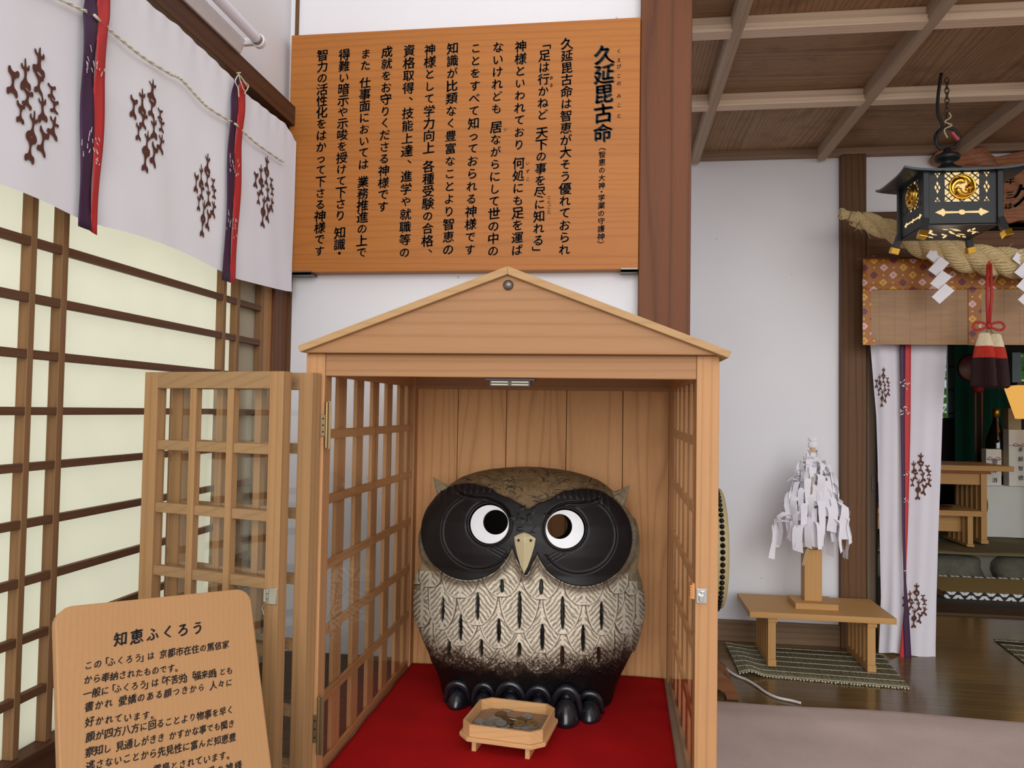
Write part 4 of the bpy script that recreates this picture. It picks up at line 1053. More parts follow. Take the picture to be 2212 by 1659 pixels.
part('socket', sk, WM, lamp)
# ================================================================ INNER ROOM
# ---- low table on a reed mat
ft = PZ(1667, 1445, FLOOR); y_f = 3.47; y_b = 3.815
def TT(x, y): return PY(x, y, y_f)
tl_, trr = TT(1619.4, 1334), TT(1937.6, 1353); ztop = TT(1619, 1321).z; zbt = TT(1619, 1334).z
tab = thing('low_table', ((tl_.x+trr.x)/2, (y_f+y_b)/2, FLOOR), 'low light wooden table with slatted legs standing on a reed mat by the white wall', 'table')
part('tabletop', MB().box(tl_.x, trr.x, y_f, y_b, zbt, ztop), W_TABLE, tab, bevel=.002)
for xp, xq in ((1667, 1651), (1882, 1868)):
    f0 = PZ(xp, 1445 if xp < 1700 else 1463, FLOOR+.012); xx = PY(xp, 1400, y_f+.03).x
    part('leg_foot', MB().box(xx-.018, xx+.018, y_f+.02, y_b-.03, FLOOR+.0105, FLOOR+.040), W_TABLE, tab, bevel=.002)
    part('leg_head', MB().box(xx-.018, xx+.022, y_f+.02, y_b-.03, zbt-.022, zbt), W_TABLE, tab, bevel=.002)
    n = 6
    for k in range(n):
        yk = y_f+.026+(y_b-y_f-.075)*k/(n-1)
        part('leg_slat', MB().box(xx-.0165, xx+.0165, yk, yk+.016, FLOOR+.040, zbt-.022), W_TABLE_Z, tab, bevel=.001)
# ---- reed mats: bound reeds with white threads
REED = wood('reed_straw', (150,142,112), (84,78,58), 'y', 120, .02, .7, .6, 1.0)
THREAD = flat('white_thread', (214,208,188), .8)
def reed_mat(name, q, label, n, curl=True, z0=FLOOR):
    """q: four floor corners (front-left, front-right, back-right, back-left); reeds run front to back"""
    q = [Vector(p) for p in q]
    root = thing(name, tuple((q[0]+q[2])/2), label, 'mat')
    rs = random.Random(11)
    def at(u, v):
        p = q[0]*(1-u)*(1-v)+q[1]*u*(1-v)+q[2]*u*v+q[3]*(1-u)*v
        h = .0045
        if curl: h += .016*math.exp(-((u-.07)/.06)**2)*max(0, 1-v)**.5 + .010*math.exp(-((u-.0)/.05)**2)*v
        return Vector((p.x, p.y, z0+h))
    mb = MB()
    for i in range(n):
        u = (i+.5)/n; e0 = rs.uniform(-.012, .006); e1 = 1+rs.uniform(-.006, .02); j = rs.uniform(-.2, .2)/n
        P = [at(min(1, max(0, u+j*(1 if k % 2 else -1))), e0+(e1-e0)*k/6) + Vector((0, 0, rs.uniform(-.001, .0015))) for k in range(7)]
        mb.tube(P, .0026, 5)
    o = part('reeds', mb, REED, root, smooth=True)
    th = MB()
    for v in (.03, .18, .34, .50, .66, .82, .96):
        P = [at(i/(n*2), v) + Vector((0, 0, .0032 if i % 2 else .0018)) for i in range(n*2+1)]
        th.tube(P, .0012, 4)
    part('threads', th, THREAD, root)
    kn = MB()
    for i in range(0, n, 2):
        p = at((i+.5)/n, .0)+Vector((rs.uniform(-.002, .002), -.004+rs.uniform(-.003, .003), rs.uniform(-.001, .002))); kn.box(p.x-.0026, p.x+.0026, p.y-.003, p.y+.003, p.z-.002, p.z+.003)
    part('knots', kn, THREAD, root)
    return root
reed_mat('reed_mat', [PZ(1597,1459,FLOOR), PZ(1966,1490,FLOOR), PZ(1905,1415,FLOOR), PZ(1566,1394,FLOOR)], 'grey-green reed mat bound with white thread, spread under the low table', 110)
reed_mat('reed_mat', [PZ(2240,1455,FLOOR), PZ(2500,1480,FLOOR), PZ(2440,1405,FLOOR), PZ(2147,1384,FLOOR)], 'corner of a reed mat on the polished floor at the right edge', 80, False)
# ---- paper wand on its stand
ys_ = 3.64
def W(x, y, dy=0.): return PY(x, y, ys_+dy)
wand = thing('paper_wand', tuple(W(1754, 1322, 0)), 'purification wand with a cone of white paper streamers on a square wooden post', 'ritual wand')
b0, b1 = PY(1718.4, 1323, ys_-.085), PY(1811.5, 1325, ys_-.085); 
part('base', MB().box(b0.x, b1.x, ys_-.085, ys_+.075, ztop, ztop+.026), W_TABLE, wand, bevel=.0015)
c0, c1 = PY(1738, 1200, ys_-.035), PY(1776, 1200, ys_-.035); zpt = PY(1755, 1185, ys_).z
part('post', MB().box(c0.x, c1.x, ys_-.035, ys_+.035, ztop+.026, zpt), W_TABLE_Z, wand, bevel=.002)
tp = W(1755, 955); cxm = (c0.x+c1.x)/2
part('stick', MB().tube([(cxm, ys_, zpt-.02), (tp.x, ys_, tp.z+.01)], .011, 10), wood('stick_wood', (206,176,128), (170,136,92), 'z', 30, .05, .5, .3, .6), wand)
part('knob', MB().lathe([(.004,-.012),(.018,-.010),(.021,0),(.018,.012),(.012,.018),(.020,.022),(.018,.034),(.004,.036)], tuple(W(1755, 962)), 14), WPAPER, wand, smooth=True)
rs = random.Random(21)
zt_w, zb_w = W(1755, 972).z, W(1755, 1195).z
NSt = 98
for i in range(NSt):
    q_ = (i+.5)/NSt; ang_ = i*2.39996
    lev = q_**.75
    z0 = zt_w + (zb_w-zt_w)*lev*.74; rad = (.020+.150*lev**.62)*rs.uniform(.72, 1.08)
    if i < 6: rad = .02
    L = rs.uniform(.10, .18)*(1-.25*(1-lev)); wd = rs.uniform(.026, .044)
    ca, sa = math.cos(ang_), math.sin(ang_); tw = rs.uniform(-1, 1)
    P = []
    for k in range(8):
        t = k/7
        # leaves the stick, folds over and hangs
        if t < .35: r_ = rad*(t/.35)**.8; z = z0 + .012*math.sin(t/.35*1.57)
        else: r_ = rad + .006*math.sin(t*9+i); z = z0 + .012 - L*(t-.35)/.65
        P.append((Vector((cxm*0+W(1755,1100).x + ca*r_, ys_+sa*r_*.62, z)), t))
    V = []
    for p, t in P:
        a2 = ang_+math.pi/2+tw*1.1*t; d = Vector((math.cos(a2), math.sin(a2), .25*math.sin(i+t*3)))*wd/2; V += [p-d, p+d]
    part('paper_streamer', MB().add(V, [(2*k, 2*k+1, 2*k+3, 2*k+2) for k in range(7)]), WPAPER, wand, smooth=True, fix=False)
ss_ = [(1757,1030),(1752,1060),(1758,1100),(1750,1140),(1752,1170),(1742,1195),(1735,1222)]
st = MB()
for off in (-.004, .002): st.tube(spl([W(x, y, -.055-.0) + Vector((off, 0, 0)) for x, y in ss_], 5), .0022, 5)
part('hemp_strand', st, flat('hemp', (206,190,148), .8), wand, smooth=True)
# ---- big drum beside the shrine cabinet
dy = 3.02
dc = PY(1560, 1183, dy); Rd = 138/F*(dc.dot(FW)); xr = PY(1574, 1183, dy-Rd*.9).x
drum = thing('barrel_drum', (xr-.25, dy, FLOOR), 'large barrel drum with rows of black studs, mostly hidden behind the right shrine post', 'drum')
pr2 = []
for k in range(15):
    t = k/14; pr2.append((Rd*(.90+.16*math.sin(math.pi*t)), -.50+.50*t - .02))
part('shell', MB().lathe(pr2, (xr, dy, dc.z), 56, 'x'), wood('drum_shell_wood', (104,64,40), (66,38,22), 'x', 16, .05, .35, .3, .8), drum, smooth=True)
part('drum_skin', MB().lathe([(Rd*.958, -.060), (Rd*.945, -.04), (Rd*.93, -.010), (Rd*.915, 0), (Rd*.88, .004), (.01, .004)], (xr, dy, dc.z), 64, 'x'), flat('cream_hide', (190,172,124), .6), drum, smooth=True)
studs = MB()
for rw, (xo, rr_) in enumerate(((-.021, .942),)):
    n = 64
    for k in range(n):
        a = 2*math.pi*(k+.5*rw)/n; c_ = Vector((xr+xo, dy+Rd*rr_*math.cos(a), dc.z+Rd*rr_*math.sin(a))); u_ = Vector((0, math.cos(a), math.sin(a))); t1 = Vector((1,0,0)); t2 = u_.cross(t1)
        V = []
        for r_, h_ in ((.0095, 0), (.0085, .004), (.005, .0075), (.0005, .009)):
            for m_ in range(8): w_ = m_*math.pi/4; V.append(c_+u_*h_+(t1*math.cos(w_)+t2*math.sin(w_))*r_)
        studs.add(V, [(i*8+m_, i*8+(m_+1) % 8, (i+1)*8+(m_+1) % 8, (i+1)*8+m_) for i in range(3) for m_ in range(8)])
so = part('studs', studs, flat('black_iron', (24,20,18), .35, Metallic=.6), drum, smooth=True); so['kind'] = 'stuff'
# cradle feet
ff = PZ(1598, 1516, FLOOR+.004)
def footpoly():
    w_ = .22
    P = [(-w_*1.6, 0), (-w_*1.3, 0), (-w_*1.22, .03), (-w_*.95, .045)]
    pr_ = [(0,0),(-.046,0),(-.052,.022),(-.075,.036),(-.14,.036),(-.16,.0),(-.30,.0),(-.30,.10),(-.10,.10),(-.055,.092),(-.026,.070),(-.008,.036)]
    return pr_
for yy, lab in ((max(3.085, ff.y), 0), (3.24, 1)):
    part('cradle_foot', MB().prism(footpoly(), lambda u, v, d: (ff.x+u, d, FLOOR+.0012+v), yy, yy+.05), wood('cradle_wood', (124,80,48), (84,50,30), 'x', 20, .05, .4, .3, .8), drum, bevel=.002)
part('cradle_beam', MB().box(ff.x-.24, ff.x-.19, ff.y+.05, 3.26, FLOOR+.06, FLOOR+.10).box(ff.x-.27, ff.x-.16, ff.y+.02, ff.y+.06, FLOOR+.1, dc.z-Rd*.9).box(ff.x-.27, ff.x-.16, 3.20, 3.28, FLOOR+.1, dc.z-Rd*.6), W_DARK_Y, drum)
# ---- white cable
cab = [(1520,1400),(1553,1431),(1575,1450),(1592,1460),(1612,1468),(1632,1480),(1655,1496),(1680,1507),(1712,1514),(1730,1519)]
o = mesh_obj('power_cable', MB().tube(spl([PZ(x, y, FLOOR+.0065) for x, y in cab], 6), .0052, 8), flat('white_pvc', (232,228,224), .4), smooth=True); tag(o, 'white cable curving over the polished floor from behind the shrine to the carpet', 'cable')
# ---- long curtain in the doorway
yc = 3.80
def Q(x, y, dy=0.): return PY(x, y, yc+dy)
def lerpx(tab_, y): return float(np.interp(y, [t[0] for t in tab_], [t[1] for t in tab_]))
Lx = [(600,1876),(745,1880),(900,1893),(1000,1896),(1150,1900),(1290,1903),(1370,1900),(1412,1898)]
Rx = [(600,2046),(745,2046),(900,2036),(1050,2031),(1150,2027),(1290,2023),(1400,2021),(1419,2022)]
dc2 = thing('doorway_curtain', tuple(Q(1960, 1415)), 'tall white curtain with brown crests and a purple-red ribbon hanging in the doorway', 'curtain')
def Df(u, v, o=0.):
    y = 640+v*(1408-640); xl, xr2 = lerpx(Lx, y), lerpx(Rx, y); x = xl+(xr2-xl)*u
    yb3 = y + (10*abs(u-.25)+6*u if v > .98 else 0)*1.2
    d = .016*math.cos(u*13+.3)*(1-.3*v) + .006*math.sin(u*29+v*5)+.012*math.sin(v*9+u*4)*v
    if u > .30: d *= .45
    p = Q(x, yb3, d-o); return tuple(p)
part('cloth', MB().grid(Df, 60, 90), CLOTH, dc2, smooth=True, fix=False)
def duv(x, y):
    v = (y-640)/768; xl, xr2 = lerpx(Lx, y), lerpx(Rx, y); return (x-xl)/(xr2-xl), v
for i, (cx_, cy_, hx, hy, cl_) in enumerate(((1907,836,17,42,None), (1986,1029,29,50,lambda a: a > -.55), (1977,1308,28,48,lambda a: True))):
    def fn(a, b): u, v = duv(cx_+a*hx, cy_-b*hy); return Df(u, v, .005)
    part('crest', crest(MB(), fn, 9+i, cl_), CREST, dc2, fix=False)
def rib(name, pl, pr_, mat, o, sub=None):
    def fn(u, w):
        k = w*(len(pl)-1); i = min(int(k), len(pl)-2); f_ = k-i
        a = [pl[i][j]*(1-f_)+pl[i+1][j]*f_ for j in (0, 1)]; b = [pr_[i][j]*(1-f_)+pr_[i+1][j]*f_ for j in (0, 1)]
        return tuple(Q(a[0]*(1-u)+b[0]*u, a[1]*(1-u)+b[1]*u, -.028-o))
    return part(name, MB().grid(fn, 3, 50), mat, dc2, smooth=True, solid=.001, fix=False)
pu = rib('purple_ribbon', [(1943,720),(1946,900),(1948,1050),(1949,1150),(1952,1250),(1953,1320),(1951,1350),(1954,1428)], [(1955,720),(1954,900),(1955,1050),(1955,1150),(1957,1250),(1963,1320),(1966,1370),(1969,1425)], PURP, .004)
re_ = rib('red_ribbon', [(1955,720),(1953,900),(1953,1050),(1954,1150),(1956,1220),(1957,1270),(1950,1350),(1942,1430)], [(1968,720),(1967,900),(1964,1050),(1961,1150),(1958,1220),(1957.6,1270),(1957,1350),(1957,1431)], RED, .0015)
mm = MB(); rs = random.Random(5)
for (x, y, w_, h_) in ((1950,828,4,10),(1961,832,5,9),(1950,888,4,10),(1961,886,5,10),(1959,1022,4,7),(1957,1080,4,10),(1957,1232,2,5)):
    for k in range(6):
        p0 = (x+rs.uniform(-w_, w_), y+rs.uniform(-h_, h_)*.7); p1 = (p0[0]+rs.uniform(-4, 4), p0[1]+rs.uniform(-5, 5)); A = Q(*p0, -.036); B_ = Q(*p1, -.036); d = B_-A
        nrm = Vector((-d.z, 0, d.x)).normalized()*.0017; mm.add([A-nrm, A+nrm, B_+nrm, B_-nrm], [(0,1,2,3)])
part('crane_print', mm, WHITE, pu, fix=False)
# ---- bamboo blind with brocade border
ybl = 3.70
def bl_(x, y, dy=0.): return PY(x, y, ybl+dy)
def brocade():
    t = NT('gold_brocade'); v = t.coord(); sp = t.n('SeparateXYZ', {0: v}); sx, sy = 1/.0845, 1/.0335*.5
    X = t.math('MULTIPLY', sp.outputs[0], sx); Yv = t.math('MULTIPLY', sp.outputs[2], sy*2)
    row = t.math('FLOOR', Yv); par = t.math('FLOORED_MODULO', row, 2.0); Xs = t.math('ADD', X, t.math('MULTIPLY', par, .5))
    colm = t.math('FLOOR', Xs); fx = t.math('SUBTRACT', t.math('FRACT', Xs), .5); fy = t.math('SUBTRACT', t.math('FRACT', Yv), .5)
    ax_ = t.math('MULTIPLY', t.math('ABSOLUTE', fx), .0845/.020); ay_ = t.math('MULTIPLY', t.math('ABSOLUTE', fy), .0335/.020)
    d = t.math('ADD', ax_, ay_)
    pet = t.math('ADD', d, t.math('MULTIPLY', t.math('SINE', t.math('MULTIPLY', t.math('SUBTRACT', ax_, ay_), 9.0)), .10))
    flo = t.math('LESS_THAN', pet, .92); core = t.math('LESS_THAN', d, .34)
    sel = t.math('FLOORED_MODULO', t.math('ADD', colm, t.math('MULTIPLY', row, 1.0)), 3.0)
    c1, c2, c3 = lin((214,160,62)), lin((104,42,60)), lin((222,178,170))
    cc = t.mix(t.math('GREATER_THAN', sel, .5), c1, t.mix(t.math('GREATER_THAN', sel, 1.5), c2, c3))
    nz = t.n('TexNoise', {'Vector': v, 'Scale': 18.0, 'Detail': 3.0})
    ground = t.mix(nz.outputs[0], lin((172,94,32)), lin((146,100,28)))
    # small gold points between the flowers
    sm = t.math('LESS_THAN', t.math('ADD', t.math('ABSOLUTE', t.math('SUBTRACT', t.math('ABSOLUTE', fx), .5)), t.math('MULTIPLY', t.math('ABSOLUTE', fy), .5)), .06)
    c = t.mix(sm, ground, lin((226,186,110))); c = t.mix(flo, c, cc); c = t.mix(core, c, t.mix(.5, cc, lin((120,60,30))))
    return t.bsdf(c, .5)
BRO = brocade()
def bamboo():
    t = NT('fine_bamboo_blind'); v = t.coord(); sp = t.n('SeparateXYZ', {0: v})
    ln = t.math('FRACT', t.math('MULTIPLY', sp.outputs[2], 1/.0042)); thr = t.math('LESS_THAN', t.math('FRACT', t.math('MULTIPLY', sp.outputs[0], 1/.066)), .03)
    mp = t.n('VectorMath', {0: v, 1: (1.0, 1, 8.0)}, operation='MULTIPLY'); nz = t.n('TexNoise', {'Vector': mp, 'Scale': 7.0, 'Detail': 5.0})
    c = t.mix(nz.outputs[0], lin((178,142,100)), lin((138,98,64))); c = t.mix(t.math('MULTIPLY', t.math('LESS_THAN', ln, .25), .35), c, lin((92,62,40))); c = t.mix(t.math('MULTIPLY', thr, .5), c, lin((96,60,40)))
    return t.bsdf(c, .5, bump=ln, bstr=.3, bdist=.001)
mis = thing('bamboo_blind', tuple(bl_(2100, 745)), 'brown bamboo blind edged in gold brocade, hung across the top of the doorway', 'blind')
zt2, zm, zb3 = bl_(1900, 560).z, bl_(1900, 626).z, bl_(1900, 744).z
XL, XR = bl_(1863, 600).x, 3.3
part('bamboo_sheet', MB().box(XL+.012, XR, ybl, ybl+.006, zb3, zm+.01), bamboo(), mis)
part('brocade_band', MB().grid(lambda u, v: (XL+(XR-XL)*u, ybl-.006-.006*math.sin(v*6.3)*1.0-.0*u, zt2+(zm-zt2)*v), 60, 8), BRO, mis, smooth=True, solid=.003, fix=False)
x0, x1 = bl_(2091, 700).x, bl_(2119, 700).x; pw = x1-x0
for xa, xb_ in ((XL, bl_(1881, 700).x), (x0, x1), (x0+.66, x1+.66)):
    part('brocade_strip', MB().box(xa, xb_, ybl-.005, ybl-.0005, zb3-.002, zm+.002), BRO, mis)
part('brocade_corner', MB().box(XL, XL+.055, ybl-.009, ybl-.0055, zb3-.004, zb3+.032), BRO, mis)
part('rod', MB().tube([(XL-.02, ybl+.008, zt2+.004), (XR, ybl+.008, zt2+.004)], .008, 10), W_DARK_X, mis)
hk = bl_(1888, 553); part('hook', MB().tube([(hk.x, ybl+.14, hk.z), (hk.x, ybl+.0, hk.z), (hk.x, ybl-.004, hk.z-.012), (hk.x, ybl+.008, hk.z-.022)], .0035, 8), flat('red_knob', (150,60,50), .5), mis)
# ---- sacred straw rope
yr = 3.60
rp_ = [(1822,462),(1850,472),(1880,482),(1920,497),(1965,516),(2010,536),(2060,551),(2115,561),(2170,567),(2225,570),(2300,571),(2400,566),(2520,556)]
rw = [13,16,19,21,23,26,28,29,29,29,29,28,26]
cl_ = spl([PY(x, y, yr) for x, y in rp_], 10); wl_ = np.interp(np.linspace(0, len(rp_)-1, len(cl_)), range(len(rp_)), rw)
STRAW = wood('rice_straw', (206,184,138), (150,124,84), 'x', 60, .25, .8, .6, 1.0)
rope = thing('straw_rope', tuple(cl_[0]), 'thick twisted rice-straw rope sagging across the doorway under the lantern', 'rope')
s_ = cl_[0].dot(FW)/F
acc = 0; ph_l = [0]
for i in range(1, len(cl_)): acc += (cl_[i]-cl_[i-1]).length; ph_l.append(acc)
def frames(P):
    fr_ = []
    for i in range(len(P)):
        t = (P[min(i+1, len(P)-1)]-P[max(i-1, 0)]).normalized(); b = Vector((0,1,0)); a = t.cross(b).normalized(); fr_.append((t, a, b))
    return fr_
FRM = frames(cl_)
tot = ph_l[-1]
for st_ in range(3):
    P = []; rr_ = []
    for i, p in enumerate(cl_):
        if ph_l[i] < .045: continue
        t, a, b = FRM[i]; R_w = wl_[i]*s_; w = 2*math.pi*st_/3 - ph_l[i]/.30*2*math.pi
        P.append(p+(a*math.cos(w)+b*math.sin(w))*R_w*.50); rr_.append(R_w*.60)
    # ridged strand made of straw bundles
    mb = MB(); n = 22; V = []; 
    for i, p in enumerate(P):
        t = (P[min(i+1, len(P)-1)]-P[max(i-1, 0)]).normalized(); a = Vector((0,1,0)); a = (a-t*a.dot(t)).normalized(); b = t.cross(a)
        for k in range(n):
            w = 2*math.pi*k/n - i*.42; r_ = rr_[i]*(1+(.055 if k % 2 else -.055)); V.append(p+(a*math.cos(w)+b*math.sin(w))*r_)
    mb.add(V, [(i*n+k, i*n+(k+1) % n, (i+1)*n+(k+1) % n, (i+1)*n+k) for i in range(len(P)-1) for k in range(n)])
    part('strand', mb, STRAW, rope)
rs = random.Random(3); tu = MB()
d0_ = (cl_[0]-cl_[8]).normalized()
for k in range(70):
    a = rs.uniform(0, 6.28); r_ = math.sqrt(rs.uniform(0, 1)); off = Vector((0, math.cos(a)*r_, math.sin(a)*r_))
    p0 = cl_[0] - Vector((.012, 0, 0))*rs.uniform(.2, 1.6) + off*.026; p1 = cl_[4]+off*.018; p2 = cl_[12]+off*.032
    tu.tube(spl([p0, p1, p2], 3), .0042, 5)
part('straw_end', tu, STRAW, rope)
bd = MB()
for i in (5, 12): 
    R_w = .026 if i == 5 else .034
    t, a, b = FRM[i]; bd.tube([cl_[i]+(a*math.cos(w)+b*math.sin(w))*R_w for w in np.linspace(0, 2*math.pi, 17)], .0024, 5)
part('binding', bd, flat('dark_straw', (140,116,76), .8), rope)
wisp = MB()
for i in range(46):
    k = rs.randrange(14, len(cl_)-20); t, a, b = FRM[k]; w = rs.uniform(0, 6.28); p = cl_[k]+(a*math.cos(w)+b*math.sin(w))*wl_[k]*s_*1.0; d = (Vector((rs.uniform(-1, 1), -.3, rs.uniform(-1, .6)))).normalized()
    wisp.tube([p, p+d*.015, p+d*.034+Vector((0,0,-.006))], [.0014, .0012, .0005], 4)
part('loose_straw', wisp, STRAW, rope)['kind'] = 'stuff'
# ---- zigzag paper streamers
quads = [[(1005,84),(1095,150),(1040,207),(962,148)], [(1100,150),(1182,210),(1065,336),(980,275)], [(1115,280),(1208,340),(1080,460),(1000,405)], [(1145,405),(1232,470),(1090,595),(1015,530)]]
zq = lambda x, y: (1780+x/4.366, 520+y/4.366)
for k, (sx, sy, lab) in enumerate(((0, 0, 'white zigzag paper streamer hanging from the straw rope at the left of the doorway'), (813, 25, 'white zigzag paper streamer cut by the right edge, beyond the red cord'))):
    mb = MB()
    for i, q in enumerate(quads):
        V = [PY(*zq(x+sx, y+sy), yr-.062-.004*i+(.006 if j in (1, 2) else -.006)) for j, (x, y) in enumerate(q)]
        mb.add(V, [(0,1,2,3)])
    mb.add([PY(*zq(1040+sx, 60+sy), yr-.04), PY(*zq(1060+sx, 70+sy), yr-.04), PY(*zq(1075+sx, 130+sy), yr-.06), PY(*zq(1030+sx, 105+sy), yr-.06)], [(0,1,2,3)])
    o = mesh_obj('hanging_paper_streamer', mb, WPAPER, solid=.0012, fix=False); tag(o, lab, 'paper streamer', 'zigzag paper streamers')
# ---- red cord with bow and two tassels
yt_ = 3.50
RC = flat('red_cord', (176,40,34), .6)
def T_(x, y, d=0.): return PY(x, y, yt_+d)
tas = thing('tassel_cord', tuple(T_(2137, 838)), 'red cord tied in a bow with a pair of big white, red and dark tassels', 'tassel')
part('cord', MB().tube([T_(2133.5,574), T_(2132,640), T_(2134,703)], .0062, 8).tube([T_(2140,572), T_(2142,640), T_(2137,703)], .0062, 8).tube([T_(2133.5,574), T_(2137,566), T_(2140,572)], .0062, 8), RC, tas, smooth=True)
bow = MB()
for sgn in (-1, 1):
    P = [(2136,703),(2136+sgn*14,697),(2136+sgn*28,697),(2136+sgn*34,706),(2136+sgn*26,713),(2136+sgn*12,710),(2136,704)]
    bow.tube(spl([T_(x, y, -.006) for x, y in P], 6), .0052, 8)
bow.lathe([(.004,-.012),(.011,-.007),(.012,0),(.011,.007),(.004,.012)], tuple(T_(2136,704,-.008)), 12)
part('bow', bow, RC, tas, smooth=True)
m = flat('green_string', (96,104,60), .6); part('hanger', MB().tube([T_(2135,708), T_(2129,722)], .003, 6).tube([T_(2138,708), T_(2146,724)], .003, 6), m, tas)
FR = wood('dark_fringe', (54,28,30), (24,12,14), 'z', 90, .03, .7, .6, 1.2); FRR = wood('red_fringe', (184,52,36), (140,32,24), 'z', 90, .03, .7, .5, 1.0); FRW = wood('cream_fringe', (222,208,180), (184,164,130), 'z', 90, .03, .7, .5, 1.0)
def ridged(prof_, c, n=72, amp=.05):
    mb = MB(); V = []
    for r_, h_ in prof_:
        for k in range(n): a = 2*math.pi*k/n; q = r_*(1+(amp if k % 2 else -amp)); V.append((c.x+q*math.cos(a), c.y+q*math.sin(a)*.8, c.z+h_))
    mb.add(V, [(i*n+k, i*n+(k+1) % n, (i+1)*n+(k+1) % n, (i+1)*n+k) for i in range(len(prof_)-1) for k in range(n)] + [tuple(range((len(prof_)-1)*n, len(prof_)*n))]); return mb
k_ = T_(2137, 800).dot(FW)/F
for sgn, (cx_, yt2) in ((-1, (2126, 719)), (1, (2150, 721))):
    c = T_(cx_, yt2, sgn*.004); e_ = lambda r_, y: (r_*k_, -(y-yt2)*k_)
    part('tassel_top', ridged([e_(3,yt2-1), e_(9,yt2+1), e_(11,yt2+5), e_(12,yt2+10), e_(15,yt2+20), e_(17,yt2+30)], c), FRW, tas, smooth=False)
    part('tassel_band', ridged([e_(17.5,yt2+29), e_(20,yt2+42), e_(22,yt2+55)], c), FRR, tas)
    part('tassel_fringe', ridged([e_(22.5,yt2+54), e_(24.5,yt2+75), e_(26,yt2+95), e_(27,yt2+114), e_(22,yt2+118)], c, 150, .035), FR, tas)
# ================================================================ HANGING LANTERN
IRON = flat('black_lacquered_iron', (20,22,24), .5); GOLD = flat('polished_gold', (226,176,70), .22, Metallic=1.0)
ly = 2.93      # front face
fl0 = PY(2001, 489, ly); fr0 = PY(2156, 476, ly); ftl = PY(2000, 372, ly); 
LX0, LX1 = PY(1999, 430, ly).x, PY(2159, 425, ly).x; LZ0 = PY(2080, 484, ly).z; LZ1 = PY(2080, 362, ly).z
LWd = LX1-LX0; LY0, LY1 = ly, ly+LWd
lcx, lcy = (LX0+LX1)/2, (LY0+LY1)/2
lan = thing('hanging_lantern', (lcx, lcy, LZ0-.04), 'black iron shrine lantern with a gold comma crest, lit from within', 'lantern')
# glowing paper inside
t = NT('lit_lantern_paper'); v = t.coord(); sp = t.n('SeparateXYZ', {0: v}); 
em = t.n('Emission', {'Color': lin((255,222,160)), 'Strength': 1.05}); t.t.links.new(em.outputs[0], t.out.inputs[0]); GLOW = t.mat
ins_ = .012
part('paper_lining', MB().box(LX0+ins_, LX1-ins_, LY0+ins_, LY1-ins_, LZ0+.004, LZ1-.004), GLOW, lan)
# side panels with cut-outs, built as 2-D iron tracery extruded
H_ = LZ1-LZ0; Wd = LWd
def fret():
    """returns list of polygons (solid pieces) in unit panel coords (0..1, 0..1)"""
    P = []
    def rect(a, b, c, d): P.append([(a,c),(b,c),(b,d),(a,d)])
    rect(0, .10, 0, 1); rect(.90, 1, 0, 1)                      # corner stiles
    rect(.10, .90, .92, 1); rect(.10, .90, 0, .09)
    rect(.235, .265, .40, .92); rect(.735, .765, .40, .92)      # uprights beside the crest window
    rect(.10, .90, .345, .40)                                   # rail
    return P
def seg(P, a, b, w, asp):
    dx, dy_ = (b[0]-a[0])*asp, b[1]-a[1]; L = math.hypot(dx, dy_); nx, ny = -dy_/L*w/2, dx/L*w/2
    P.append([(a[0]+nx/asp, a[1]+ny), (b[0]+nx/asp, b[1]+ny), (b[0]-nx/asp, b[1]-ny), (a[0]-nx/asp, a[1]-ny)])
asp = Wd/H_
# solid strips with diamond openings left and right of the window
def strip(P, x0, x1, y0, y1, holes):
    xm = (x0+x1)/2; cuts = sorted(holes, key=lambda h: h[1])
    # build from horizontal slabs around diamonds
    y = y0
    for (hx, hy, rx, ry) in cuts:
        a, b = max(y0, hy-ry), min(y1, hy+ry)
        if a > y: P.append([(x0,y),(x1,y),(x1,a),(x0,a)])
        def wx(yy): return rx*max(0, 1-abs(yy-hy)/ry)
        ys_l = [a] + ([hy] if a < hy < b else []) + [b]
        for i in range(len(ys_l)-1):
            p, q = ys_l[i], ys_l[i+1]
            P.append([(x0,p),(xm-wx(p),p),(xm-wx(q),q),(x0,q)]); P.append([(xm+wx(p),p),(x1,p),(x1,q),(xm+wx(q),q)])
        # quarter the diamond with thin bars
        seg(P, (xm-rx*.5, max(a, hy-ry*.5)), (xm+rx*.5, min(b, hy+ry*.5)), .012, asp); seg(P, (xm+rx*.5, max(a, hy-ry*.5)), (xm-rx*.5, min(b, hy+ry*.5)), .012, asp)
        y = b
    if y < y1: P.append([(x0,y),(x1,y),(x1,y1),(x0,y1)])
